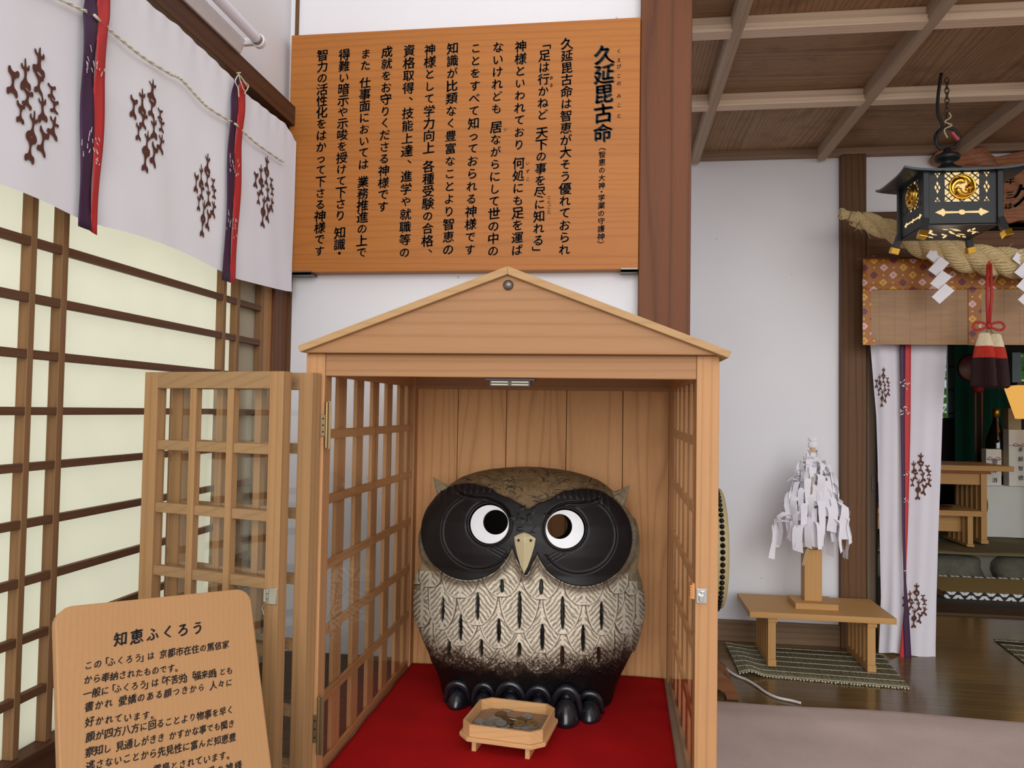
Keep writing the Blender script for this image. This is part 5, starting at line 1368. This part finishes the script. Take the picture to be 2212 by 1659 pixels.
def panel_polys():
    P = fret()
    for x0, x1 in ((.10, .235), (.765, .90)):
        strip(P, x0, x1, .40, .92, [(0, .40, .042, .10), (0, .66, .045, .12), (0, .92, .042, .10)])
    # lattice corners of the crest window
    cx_, cy_ = .5, .66; X0, X1, Y0, Y1 = .265, .735, .40, .92
    corners = [(X0,Y0,1,1),(X1,Y0,-1,1),(X0,Y1,1,-1),(X1,Y1,-1,-1)]
    seg(P, (X0, cy_), (cx_, Y1), .018, asp); seg(P, (cx_, Y1), (X1, cy_), .018, asp); seg(P, (X1, cy_), (cx_, Y0), .018, asp); seg(P, (cx_, Y0), (X0, cy_), .018, asp)
    for (a, b, sx, sy) in corners:
        hw, hh = (X1-X0)/2, (Y1-Y0)/2
        for f_ in (.46,):
            seg(P, (a+sx*hw*f_, b), (a, b+sy*hh*f_), .014, asp)
        seg(P, (a+sx*hw*.0, b+sy*hh*.0), (a+sx*hw*.5, b+sy*hh*.5), .014, asp)
        seg(P, (a+sx*hw*.34, b), (a+sx*hw*.67, b+sy*hh*.33), .014, asp); seg(P, (a, b+sy*hh*.34), (a+sx*hw*.33, b+sy*hh*.67), .014, asp)
    # lower panel with arrow-shaped opening
    yc_ = .215; y0, y1 = .09, .345
    op = [(.13,0),(.20,.040),(.215,.045),(.24,.075),(.27,.045),(.275,.022),(.455,.018),(.47,.040),(.50,.048),(.53,.040),(.545,.018),(.725,.022),(.73,.045),(.76,.075),(.785,.045),(.80,.040),(.87,0)]
    P.append([(.10,y0),(.10,yc_),(.13,yc_)] + [(x, yc_-h) for x, h in op[1:]] + [(.90,yc_),(.90,y0)])
    P.append([(.10,y1),(.90,y1),(.90,yc_),(.87,yc_)] + [(x, yc_+h) for x, h in op[::-1][1:]] + [(.10,yc_)])
    return P
PP = panel_polys()
def tri_prism(mb, poly, fn, d0, d1):
    mb.prism(poly, fn, d0, d1)
faces4 = [(lambda u, v, d: (LX0+u*Wd, LY0+d, LZ0+v*H_)), (lambda u, v, d: (LX0+d, LY1-u*Wd, LZ0+v*H_)), (lambda u, v, d: (LX1-d, LY0+u*Wd, LZ0+v*H_)), (lambda u, v, d: (LX1-u*Wd, LY1-d, LZ0+v*H_))]
for fn in faces4:
    mb = MB()
    for poly in PP: mb.prism(poly, fn, 0, .004)
    pn = part('fret_panel', mb, IRON, lan)
    # comma crest: ring with three commas
    cc = MB()
    ccx, ccy, rx = .5, .66, .187
    def cf(a, r_, d): return fn(ccx+r_*math.cos(a)/asp*asp, ccy+r_*math.sin(a)*asp, d)
    n = 48
    V = []; rings = [(rx, .002), (rx*1.0, -.004), (rx*.93, -.0065), (rx*.84, -.004), (rx*.82, .001)]
    for r_, d in rings:
        for k in range(n): V.append(cf(2*math.pi*k/n, r_, d))
    cc.add(V, [(i*n+k, i*n+(k+1) % n, (i+1)*n+(k+1) % n, (i+1)*n+k) for i in range(4) for k in range(n)])
    for j in range(3):
        a0 = j*2*math.pi/3 + math.pi*.5
        path = []; rad = []
        for k in range(16):
            t_ = k/15; path.append(Vector(cf(a0 + t_*2.5, rx*(.40+.47*t_**.8), -.0035))); rad.append(rx*Wd*(.26*(1-t_)**.7+.05))
        cc.tube(path, rad, 10)
        q = Vector(cf(a0, rx*.40, -.0035))
        for lat in range(1): cc.tube([q+(path[0]-path[1]).normalized()*rx*Wd*.2, q], [rx*Wd*.08, rx*Wd*.24], 10)
    part('crest', cc, GOLD, pn, smooth=True)
# underside with leaf-shaped openings
ub = MB().box(LX0, LX1, LY0, LY1, LZ0-.004, LZ0+.003); part('bottom_plate', ub, IRON, lan)
lf = MB(); rs = random.Random(8)
for k in range(3):
    bx_c = LX0+Wd*(.28+.26*k); by_c = LY0+Wd*.5
    for j in range(7):
        a = rs.uniform(-.5, .5)+.9; x = bx_c+rs.uniform(-.024, .024); y = by_c+(j-3)*.021; L = rs.uniform(.018, .032)
        dx_, dy_ = math.cos(a)*L, math.sin(a)*L; nx, ny = -math.sin(a)*.0065, math.cos(a)*.0065
        lf.add([(x-dx_,y-dy_,LZ0-.0046),(x+nx,y+ny,LZ0-.0046),(x+dx_,y+dy_,LZ0-.0046),(x-nx,y-ny,LZ0-.0046)], [(0,1,2,3)])
part('cutout_glow', lf, GLOW, lan, fix=False)
# bottom frame, feet with gold shoes
for x, y in ((LX0, LY0), (LX1, LY0), (LX0, LY1), (LX1, LY1)):
    sx = -1 if x == LX0 else 1; sy = -1 if y == LY0 else 1
    ft_ = part('leg', MB().bar((x, y, LZ0+.02), (x+sx*.014, y+sy*.014, LZ0-.034), .022, .022, up=(1, 0, 0)), IRON, lan, bevel=.001)
    part('gold_shoe', MB().bar((x+sx*.013, y+sy*.013, LZ0-.028), (x+sx*.019, y+sy*.019, LZ0-.052), .030, .030, up=(1, 0, 0)), GOLD, ft_, bevel=.002)
    part('corner_post', MB().box(x-.010, x+.010, y-.010, y+.010, LZ0-.004, LZ1-.004), IRON, lan, bevel=.002)
# roof: four concave slopes with upturned eaves
e0 = PY(1961, 357, ly-.0); ov = None
rz0 = LZ1+.012
e_l = PY(1964, 357, ly-.075); OV = LX0-e_l.x; rz0 = e_l.z
cx0, cx1, cy0, cy1 = LX0-OV, LX1+OV, LY0-.075, LY1-.012
OVy = .075
zap = rz0+.045
def roof_pt(s, u, lift=0.):
    """s: 0 eave .. 1 top, u: around 0..4"""
    k = int(u) % 4; f_ = u-int(u)
    C4 = [(-1,-1),(1,-1),(1,1),(-1,1)]; a, b = C4[k], C4[(k+1) % 4]; qx, qy = a[0]*(1-f_)+b[0]*f_, a[1]*(1-f_)+b[1]*f_
    r_ = 1-s*.86
    curl_ = (abs(f_-.5)*2)**4*.014*(1-s)**2
    z = rz0 + (zap-rz0)*(s**1.35) + curl_
    return (lcx+qx*r_*(cx1-cx0)/2, lcy+qy*r_*(cy1-cy0)/2, z+lift)
mb = MB(); mb.grid(lambda a, b: roof_pt(b, min(a*4, 3.99999) if a < 1 else 0), 64, 12); mb.grid(lambda a, b: roof_pt(b, min(a*4, 3.99999) if a < 1 else 0, -.008 if b < .9 else 0), 64, 12); 
mb.grid(lambda a, b: roof_pt(0, min(a*4, 3.99999) if a < 1 else 0, -.008*b), 64, 1)
part('roof', mb, flat('slate_painted_iron', (58,68,74), .4, Metallic=.2), lan, smooth=False)
part('roof_collar', MB().lathe([(.050,-.02),(.052,0),(.040,.004),(.034,.012),(.022,.018),(.022,.030),(.040,.036),(.046,.046),(.040,.056),(.022,.064),(.012,.074),(.012,.08)], (lcx, lcy, zap-.004), 24), IRON, lan, smooth=True)
zr_ = zap+.076
ring_ = [Vector((lcx+.043*math.cos(a), lcy, zr_+.040+.040*math.sin(a))) for a in np.linspace(0, 2*math.pi, 33)]
part('hanging_ring', MB().tube(ring_, .0058, 8, cap=False), IRON, lan, smooth=True)
ch = MB(); zz_ = zr_+.078; kk = 0
while zz_ < ZC-.03:
    a = kk % 2; P = [Vector((lcx+(.007*math.cos(w) if a else 0), lcy+(0 if a else .007*math.cos(w)), zz_+.011+.013*math.sin(w))) for w in np.linspace(0, 2*math.pi, 13)]
    ch.tube(P, .0024, 5, cap=False); zz_ += .019; kk += 1
part('chain', ch, flat('old_brass_chain', (92,74,52), .5, Metallic=.5), lan, smooth=True)
part('wire_tie', MB().tube(spl([(lcx, lcy-.004, zr_+.04), (lcx-.014, lcy-.01, zr_+.07), (lcx+.012, lcy-.012, zr_+.085), (lcx-.012, lcy-.01, zr_+.10), (lcx+.010, lcy-.008, zr_+.118), (lcx+.003, lcy-.008, zr_+.135)], 5), .0030, 6), flat('pale_wire', (196,180,150), .6), lan, smooth=True)
part('red_tape', MB().bar((lcx+.012, lcy-.012, zr_+.058), (lcx+.034, lcy-.014, zr_+.028), .010, .010), flat('red_tape', (190,60,66), .5), lan)
part('lamp_cord', MB().tube(spl([(lcx-.022, lcy-.006, ZC-.001), (lcx-.034, lcy-.006, ZC-.09), (lcx-.034, lcy-.006, zr_+.13), (lcx-.018, lcy-.006, zr_+.085), (lcx-.034, lcy-.006, zr_+.055), (lcx-.040, lcy-.004, zr_+.02), (lcx-.020, lcy-.002, zr_-.005)], 6), .0062, 8), flat('black_rubber', (24,24,26), .6), lan, smooth=True)
l = bpy.data.lights.new('lantern_bulb', 'POINT'); l.energy = .35; l.color = (1,.78,.48); l.shadow_soft_size = .03; lo = bpy.data.objects.new('lantern_bulb', l); COL.objects.link(lo); lo.location = (lcx, lcy, LZ0-.10)
# ---- carved root-wood plaque above the lintel
yp = 3.83
def G(x, y, d=0.): return PY(x, y, yp+d)
zg = lambda x, y: (2040+x/5.03, 230+y/5.03)
out = [zg(-130,560),zg(-60,470),zg(30,430),zg(120,440),zg(180,420),zg(240,435),zg(330,450),zg(400,430),zg(470,450),zg(540,540),zg(640,530),zg(760,500),zg(900,480),zg(1060,520),zg(1160,640),zg(1180,820),zg(1120,1000),zg(1010,1130),zg(930,1240),zg(830,1236),zg(740,1262),zg(690,1262),zg(640,1180),zg(620,1040),zg(612,900),zg(650,800),zg(600,690),zg(420,640),zg(120,640),zg(-60,620)]
pts = [G(x, y) for x, y in out]; pts = spl(pts+[pts[0]], 3)[:-1]
pq = thing('root_wood_plaque', tuple(G(2200, 480)), 'gnarled brown root-wood plaque with black brush characters, behind the lantern', 'plaque')
part('slab', MB().prism([(p.x, p.z) for p in pts], lambda u, v, d: (u, d + .006*math.sin(u*37)*math.cos(v*29), v), yp, yp+.045), wood('root_wood', (158,104,72), (96,56,36), 'x', 14, .3, .5, .4, 1.0, dist=9, blotch=.5, gray=(70,42,30)), pq, bevel=.012)
mb = MB()
for ch_, (x, y), s in (('年',(715,800),.042),('三',(715,960),.036),('は',(700,1080),.040),('久',(880,960),.11),('神',(1020,780),.10)): put(mb, ch_, G(*zg(x, y), -.009), Vector((1,0,0)), Vector((0,0,1)), s, .02)
part('writing', mb, BLACK, pq, fix=False)
# ================================================================ INNER SANCTUM BEYOND THE DOORWAY
YS = 4.66
DKW = wood('sanctum_wood', (84,62,42), (48,34,24), 'x', 14, .06, .6, .4, .9)
struct('trim_12', MB().box(1.0, 5.0, 4.62, 4.72, FLOOR-.03, FLOOR+.012).box(1.0, 5.0, 4.76, 4.86, FLOOR-.03, FLOOR+.004), DKW, bevel=.003)
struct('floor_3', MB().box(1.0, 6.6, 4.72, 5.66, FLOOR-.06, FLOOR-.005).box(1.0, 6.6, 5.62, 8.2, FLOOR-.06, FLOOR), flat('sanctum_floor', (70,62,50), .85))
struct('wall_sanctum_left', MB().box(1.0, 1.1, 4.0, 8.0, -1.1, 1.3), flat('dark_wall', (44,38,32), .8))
# back wall with two window openings
def HH(x, y, Y): return PY(x, y, Y)
yk = 7.6
wa0, wa1 = HH(2012, 742, yk), HH(2061, 903, yk); wb0, wb1 = HH(2183, 762, yk), HH(2300, 880, yk)
bw_ = MB(); bw_.box(1.0, wa0.x, yk, yk+.08, -1.1, 1.3); bw_.box(wa0.x, wa1.x, yk, yk+.08, wa0.z, 1.3); bw_.box(wa0.x, wa1.x, yk, yk+.08, -1.1, wa1.z)
bw_.box(wa1.x, wb0.x, yk, yk+.08, -1.1, 1.3); bw_.box(wb0.x, wb1.x, yk, yk+.08, wb0.z, 1.3); bw_.box(wb0.x, wb1.x, yk, yk+.08, -1.1, wb1.z); bw_.box(wb1.x, 7.5, yk, yk+.08, -1.1, 1.3)
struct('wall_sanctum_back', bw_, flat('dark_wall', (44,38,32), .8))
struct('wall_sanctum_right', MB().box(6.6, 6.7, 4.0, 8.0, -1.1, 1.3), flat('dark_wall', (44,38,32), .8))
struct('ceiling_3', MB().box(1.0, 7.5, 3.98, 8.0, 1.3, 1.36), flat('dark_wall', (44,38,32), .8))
wv = sroot('window_2', tuple((wa0+wa1)/2))
mb = MB(); fr_m = flat('pale_window_frame', (150,168,172), .5)
mb.box(HH(2047,740,yk-.03).x, HH(2060,740,yk-.03).x, yk-.03, yk+.0, wa1.z, wa0.z)
part('window_frame', mb, fr_m, wv)
for yy in (792, 842, 893):
    p = HH(2050, yy, yk-.035); part('glazing_bar', MB().box(HH(2046,yy,yk).x, wa1.x, yk-.04, yk-.032, p.z-.006, p.z+.006), DKW, wv)
wv2 = sroot('window_3', tuple((wb0+wb1)/2)); part('window_frame', MB().box(wb0.x, HH(2203,800,yk).x, yk-.03, yk, wb1.z, wb0.z), fr_m, wv2)
# greenery outside
LEAF = translucent('green_leaf', (110,168,70), .5); rs = random.Random(4)
for (x0, x1, z0, z1, lab) in ((wa0.x-.3, wa1.x+.2, wa1.z-.2, wa0.z+.2, 'green bush outside seen through the narrow left sanctum window'), (wb0.x-.1, wb1.x+.4, wb1.z-.2, wb0.z+.2, 'green bush outside seen through the right sanctum window')):
    mb = MB()
    for i in range(1500):
        p = Vector((rs.uniform(x0, x1), rs.uniform(8.3, 9.0), rs.uniform(z0, z1))); a = rs.uniform(0, 6.28); b = rs.uniform(-.8, .8)
        u_ = Vector((math.cos(a), math.sin(a)*.6, b)).normalized()*.05; w_ = u_.cross(Vector((rs.uniform(-.5,.5), 1, rs.uniform(-.5,.5)))).normalized()*.022
        mb.add([p-u_, p+w_, p+u_, p-w_], [(0,1,2,3)])
    root = thing('bush', ((x0+x1)/2, 8.6, -1.1), lab, 'bush'); part('leaves', mb, LEAF, root, fix=False)
    part('stem', MB().tube([((x0+x1)/2, 8.7, -1.1), ((x0+x1)/2, 8.65, z1)], .02, 6), DKW, root)
struct('ground', MB().box(.5, 9.0, 7.68, 10.5, FLOOR-.1, FLOOR), flat('garden_soil', (96,100,70), .95))
# straw cushion mat in front of the stone step
p0, p1, p2, p3 = PZ(2040,1292,FLOOR+.02), PZ(2280,1312,FLOOR+.02), PZ(2210,1262,FLOOR+.02), PZ(1990,1250,FLOOR+.02)
gz = thing('straw_cushion', tuple((p0+p2)/2), 'tan straw floor mat with black and white patterned edging before the stone step', 'mat')
yf_, yb_ = 5.05, 5.58; xl_, xr_ = PY(2040,1290,yf_).x-.35, PY(2220,1300,yf_).x+.25
part('mat_body', MB().box(xl_+.35, xr_, yf_+.012, yb_-.012, FLOOR-.002, FLOOR+.035), wood('goza_straw', (176,148,92), (148,120,70), 'x', 40, .05, .7, .3, .4), gz)
def edging():
    t = NT('patterned_edging'); v = t.coord(); sp = t.n('SeparateXYZ', {0: v}); f_ = t.math('FRACT', t.math('MULTIPLY', sp.outputs[0], 1/.075)); g_ = t.math('MULTIPLY', t.math('ABSOLUTE', t.math('SUBTRACT', f_, .5)), 2.0)
    h_ = t.math('FRACT', t.math('MULTIPLY', sp.outputs[2], 1/.042)); w_ = t.math('LESS_THAN', t.math('ABSOLUTE', t.math('SUBTRACT', g_, h_)), .32)
    return t.bsdf(t.mix(w_, lin((28,26,28)), lin((222,220,216))), .7)
ED = edging()
for ya, yb4 in ((yf_, yf_+.013), (yb_-.03, yb_)): part('edging', MB().box(xl_+.35, xr_, ya, yb4, FLOOR-.003, FLOOR+.038), ED, gz)
# stone step: boulders in mortar
zst = PY(2060, 1190, 5.68).z
struct('trim_13', MB().box(1.1, 6.6, 5.70, 7.6, FLOOR-.02, zst-.006), flat('mortar', (120,116,104), .9))
def stone_mat():
    t = NT('step_stone'); v = t.coord(); a = t.n('TexNoise', {'Vector': v, 'Scale': 9.0, 'Detail': 8.0, 'Roughness': .7}); b = t.n('TexVoronoi', {'Vector': v, 'Scale': 26.0})
    return t.bsdf(t.mix(t.math('MULTIPLY', a.outputs[0], 1.3, clamp=True), lin((128,122,102)), lin((62,62,54))), .85, bump=a.outputs[0], bstr=.6, bdist=.01)
STN = stone_mat()
def boulder(x0, x1, z0, z1, y0, y1, seed):
    def fn(u, v):
        a = u*2*math.pi; b = (v-.5)*math.pi; c = math.cos(b); q = .45
        sx = math.copysign(abs(math.cos(a))**q, math.cos(a))*abs(c)**q; sz = math.copysign(abs(math.sin(b))**q, math.sin(b)); sy = math.copysign(abs(math.sin(a))**q, math.sin(a))*abs(c)**q
        n_ = 1+.04*math.sin(seed+sx*3+sz*4)+.03*math.sin(seed*2+sy*5+sx*7)
        return ((x0+x1)/2+sx*(x1-x0)/2*n_, (y0+y1)/2+sy*(y1-y0)/2, (z0+z1)/2+sz*(z1-z0)/2*n_)
    return MB().grid(fn, 36, 18)
sx_ = [PY(x, 1220, 5.62).x for x in (1960, 2133, 2150, 2290)]
for i, (a, b) in enumerate(((sx_[0]-.3, sx_[1]), (sx_[2], sx_[3]), (sx_[3]+.05, sx_[3]+.6))):
    o = mesh_obj('step_stone', boulder(a, b, FLOOR-.02, zst-.02, 5.58, 6.0, i*3+1), STN, smooth=True); tag(o, ['rounded grey boulder in the stone step, nearest the white curtain', 'rough olive-grey boulder in the stone step at the right edge', 'grey boulder at the far right end of the stone step'][i], 'stone', 'stones of the sanctum step')
part_ = MB().grid(lambda u, v: (1.1+u*5.4, 5.60+v*2.0, zst-.004+.006*math.sin(u*70)*math.sin(v*30)), 80, 30)
o = mesh_obj('straw_matting', part_, wood('old_straw_matting', (128,116,84), (84,74,50), 'x', 60, .1, .8, .6, 1.2), smooth=True, solid=.012, fix=False); tag(o, 'worn straw matting lying on top of the stone step', 'mat')
# altar tables
def slat_table(label, cat, xr_px, ytop, ybot_px, Y, depth, yft, w, zbase):
    xr2 = PY(xr_px, ytop, Y).x; zt = PY(xr_px, ytop, Y).z
    zbase += .012; t_ = thing('altar_table', (xr2-w/2, Y+depth/2, zbase), label, cat)
    part('tabletop', MB().box(xr2-w, xr2, Y, Y+depth, zt-.038, zt), W_TABLE, t_, bevel=.002)
    return t_, xr2, zt
AT, axr, azt = slat_table('tall light wooden offering table with slatted ends in the dim sanctum', 'table', 2191, 1008, 0, 5.95, .55, 0, 1.5, zst)
xs1 = PY(2128, 1100, 6.0).x
part('apron', MB().box(axr-1.45, xs1, 5.99, 6.01, azt-.14, azt-.038), W_TABLE, AT); part('under_rail', MB().box(axr-1.45, xs1+.03, 5.97, 6.45, azt-.06, azt-.038), wood('under_rail_wood', (150,90,50), (110,62,34), 'x', 20, .05, .5, .3, .6), AT)
part('foot_rail', MB().box(xs1-.045, xs1+.005, 5.96, 6.47, zst+.013, zst+.04), W_TABLE, AT, bevel=.002)
for k in range(6): part('leg_slat', MB().box(xs1-.04, xs1, 5.97+.08*k, 6.005+.08*k, zst+.04, azt-.06), W_TABLE_Z, AT, bevel=.001)
LT, lxr, lzt = slat_table('lower light wooden shelf table standing under the tall offering table', 'table', 2126, 1105, 0, 5.80, .40, 0, 1.3, zst)
xs2 = PY(2095, 1150, 5.86).x
part('foot_rail', MB().box(xs2-.045, xs2+.005, 5.80, 6.20, zst+.013, zst+.03), W_TABLE, LT, bevel=.002)
for k in range(5): part('leg_slat', MB().box(xs2-.035, xs2, 5.81+.078*k, 5.84+.078*k, zst+.03, lzt-.038), W_TABLE_Z, LT, bevel=.001)
part('stretcher', MB().box(xs2-1.0, xs2-.035, 5.92, 5.95, zst+.10, zst+.24), W_TABLE, LT)
o = mesh_obj('brass_dish', MB().lathe([(.03,0),(.10,.004),(.16,.012),(.165,.015),(.10,.008),(.01,.006)], (lxr-.32, 5.95, lzt+.0005), 32), flat('copper_dish', (170,100,60), .3, Metallic=.8), smooth=True); tag(o, 'flat copper-coloured dish on the lower shelf table', 'dish')
# white cloth-covered stand with gifts
Yc = 6.35
c0, c1 = PY(2130, 1050, Yc), PY(2290, 1050, Yc)
def sheet(u, v):
    x = c0.x+(c1.x-c0.x)*u; z = c0.z+(zst+.01-c0.z)*v; return (x+.01*math.sin(v*5), Yc+.012*math.sin(u*9)*v+.01*math.sin(v*11+u*4), z)
cs_ = thing('cloth_stand', ((c0.x+c1.x)/2, Yc+.3, zst), 'gift stand covered in a plain white cloth behind the offering table', 'stand')
part('stand_body', MB().box(c0.x+.02, c1.x, Yc+.03, Yc+.40, zst+.01, c0.z-.01), W_TABLE, cs_); mbc = MB().grid(sheet, 30, 20); mbc.grid(lambda u, v: (c0.x+(c1.x-c0.x)*u, Yc+.42*v, c0.z+.001), 10, 6); part('cloth', mbc, translucent('dim_white_cloth', (226,226,220), .1), cs_, smooth=True, fix=False)
# bottles and boxes
def bottle(px_, ybase, ytop, Y, label, dark=True):
    b = PY(px_, ybase, Y); tz_ = PY(px_, ytop, Y).z; h = tz_-azt if False else tz_-b.z
    zb0 = c0.z+.003 if ybase > 1020 else b.z
    h = tz_-zb0; r = .0525*h/.40
    root = thing('sake_bottle', (b.x, Y, zb0), label, 'bottle')
    part('glass_body', MB().lathe([(r*.9,0),(r,.01),(r,h*.52),(r*.94,h*.60),(r*.6,h*.72),(r*.36,h*.82),(r*.30,h*.90),(r*.30,h*.93)], (b.x, Y, zb0), 24), flat('dark_bottle_glass' if dark else 'pale_bottle', (22,20,20) if dark else (190,186,172), .08 if dark else .5, **{'Coat Weight': .6}), root, smooth=True)
    part('cap', MB().lathe([(r*.34,0),(r*.36,h*.07),(r*.33,h*.115),(r*.1,h*.12)], (b.x, Y, zb0+h*.88), 18), flat('gold_foil', (214,170,66), .3, Metallic=.9), root, smooth=True)
    part('label', MB().lathe([(r*1.012,h*.12),(r*1.012,h*.45)], (b.x, Y, zb0), 24), WPAPER if not dark else flat('gold_label', (150,112,50), .5), root, smooth=True)
    return root
bottle(2153, 1045, 882, 6.56, 'tall dark sake bottle with gold foil cap behind the offering table')
def gift(px0, px1, ytop, Y, d, label, text=None, name='gift_box', c=(226,222,212)):
    a = PY(px0, ytop, Y); b = PY(px1, ytop, Y); z0 = c0.z+.003
    root = thing(name, ((a.x+b.x)/2, Y+d/2, z0), label, 'box')
    part('box_body', MB().box(a.x, b.x, Y, Y+d, z0, a.z), flat('gift_paper_%d' % c[0], c, .6), root, bevel=.002)
    if text:
        mb = MB(); n = len(text); 
        for i, ch_ in enumerate(text): put(mb, ch_, Vector((a.x+(b.x-a.x)*.55, Y-.0015, a.z-(a.z-z0)*(.35+.5*i/max(1, n-1)))), Vector((1,0,0)), Vector((0,0,1)), .04, .01)
        part('writing', mb, BLACK, root, fix=False)
        bw2 = MB(); xm, zm_ = (a.x+b.x)/2, a.z-(a.z-z0)*.28
        for sg in (-1, 1): bw2.tube(spl([Vector((xm, Y-.004, zm_)), Vector((xm+sg*.03, Y-.008, zm_+.018)), Vector((xm+sg*.045, Y-.006, zm_)), Vector((xm+sg*.02, Y-.006, zm_-.006)), Vector((xm, Y-.004, zm_))], 4), .0022, 5)
        bw2.tube([(a.x+.002, Y-.002, zm_), (b.x-.002, Y-.002, zm_)], .002, 5)
        part('cord_bow', bw2, flat('pink_cord', (170,110,116), .6), root, smooth=True)
    return root
gift(2130, 2163, 970, 6.38, .08, 'short white wrapped gift box with writing, in front of the dark bottle', '御神酒')
gift(2179, 2225, 928, 6.38, .09, 'tall white wrapped gift box with pink cord bow at the right edge', '奉献智徳')
gift(2178, 2206, 882, 6.54, .08, 'narrow kraft paper box standing behind the tall white gift box', None, 'paper_box', (176,160,132))
# green curtain panels and rope on the altar front
GRN = wood('green_cloth', (16,78,58), (8,46,36), 'z', 12, .03, .8, .3, 1.0)
yg = 7.25
ga, gb = PY(2062, 760, yg), PY(2176, 990, yg)
def gs(u, v): return (ga.x+(gb.x-ga.x)*u, yg+.02*math.sin(u*16), 1.0+(zst-1.0)*v)
o = mesh_obj('green_drape', MB().grid(gs, 60, 4), GRN, smooth=True, solid=.004, fix=False); tag(o, 'deep green drape hanging in the dark at the back of the sanctum', 'drape')
p0, p1 = PY(2105, 828, 6.8), PY(2125, 1000, 6.8)
root = thing('rope_banner', tuple(PY(2115, 1000, 6.8)), 'brown and black striped hanging sash in front of the green drape', 'banner')
def sash(u, v): return (p0.x+(p1.x-p0.x)*u, 6.8+.006*math.sin(u*6), p0.z+.55+(azt-.3-p0.z-.55)*v)
def sashm():
    t = NT('striped_sash'); v = t.coord(); sp = t.n('SeparateXYZ', {0: v}); f_ = t.math('ABSOLUTE', t.math('MULTIPLY', sp.outputs[0], 1/.042)); return t.bsdf(t.mix(t.math('LESS_THAN', f_, .42), t.mix(t.math('LESS_THAN', t.math('ABSOLUTE', t.math('SUBTRACT', f_, .75)), .13), lin((150,108,64)), lin((120,40,34))), lin((14,12,14))), .7)
part('sash', MB().grid(sash, 8, 6), sashm(), root, smooth=True, solid=.004, fix=False)
part('red_knot', MB().lathe([(.01,-.04),(.04,-.03),(.045,.0),(.03,.04),(.01,.045)], tuple(PY(2112, 838, 6.77)), 14), RC, root, smooth=True)
o = mesh_obj('red_ornament', MB().lathe([(.01,-.012),(.10,-.010),(.115,0),(.10,.010),(.01,.012)], tuple(PY(2099, 795, 6.75)), 28, 'y'), flat('dark_red_lacquer', (92,26,24), .4), smooth=True); tag(o, 'round dark red ornament hanging beside the dark tassels on the green drape', 'ornament')
# lit paper lamp at the far right
a, b, c_, d_ = PY(2196,832,6.0), PY(2335,832,6.0), PY(2295,905,6.0), PY(2220,905,6.0)
wl = thing('lit_shade_lamp', tuple(PY(2240, 905, 6.0)), 'glowing orange tapered lamp shade with dark rim at the right edge', 'lamp')
em = NT('lit_orange_shade'); e_ = em.n('Emission', {'Color': lin((255,190,96)), 'Strength': .85}); em.t.links.new(e_.outputs[0], em.out.inputs[0])
part('shade', MB().add([a, b, c_, d_, a+Vector((.05,.3,0)), b+Vector((-.05,.3,0)), c_+Vector((-.03,.24,0)), d_+Vector((.03,.24,0))], [(0,1,2,3),(4,5,6,7),(0,3,7,4),(1,2,6,5),(3,2,6,7)]), em.mat, wl)
part('shade_rim', MB().box(a.x-.01, b.x+.01, 5.97, 6.34, a.z, a.z+.02), DKW, wl)
part('lamp_stem', MB().tube([PY(2252, 905, 6.12), Vector((PY(2252, 905, 6.12).x, 6.12, azt+.1)), Vector((PY(2252, 905, 6.12).x, 6.12, zst+.012))], .02, 10), DKW, wl)
l = bpy.data.lights.new('sanctum_lamp', 'POINT'); l.energy = 1.5; l.color = (1,.78,.5); l.shadow_soft_size = .1; lo = bpy.data.objects.new('sanctum_lamp', l); COL.objects.link(lo); lo.location = (PY(2240, 900, 5.8).x, 5.6, .25)
# lift everything so that the floor of the hall lies at z = 0
for o in list(SC.objects):
    if o.parent is None: o.location.z += LIFT
for o in bpy.data.objects:
    if o.users_collection == () and o.type == 'MESH': pass
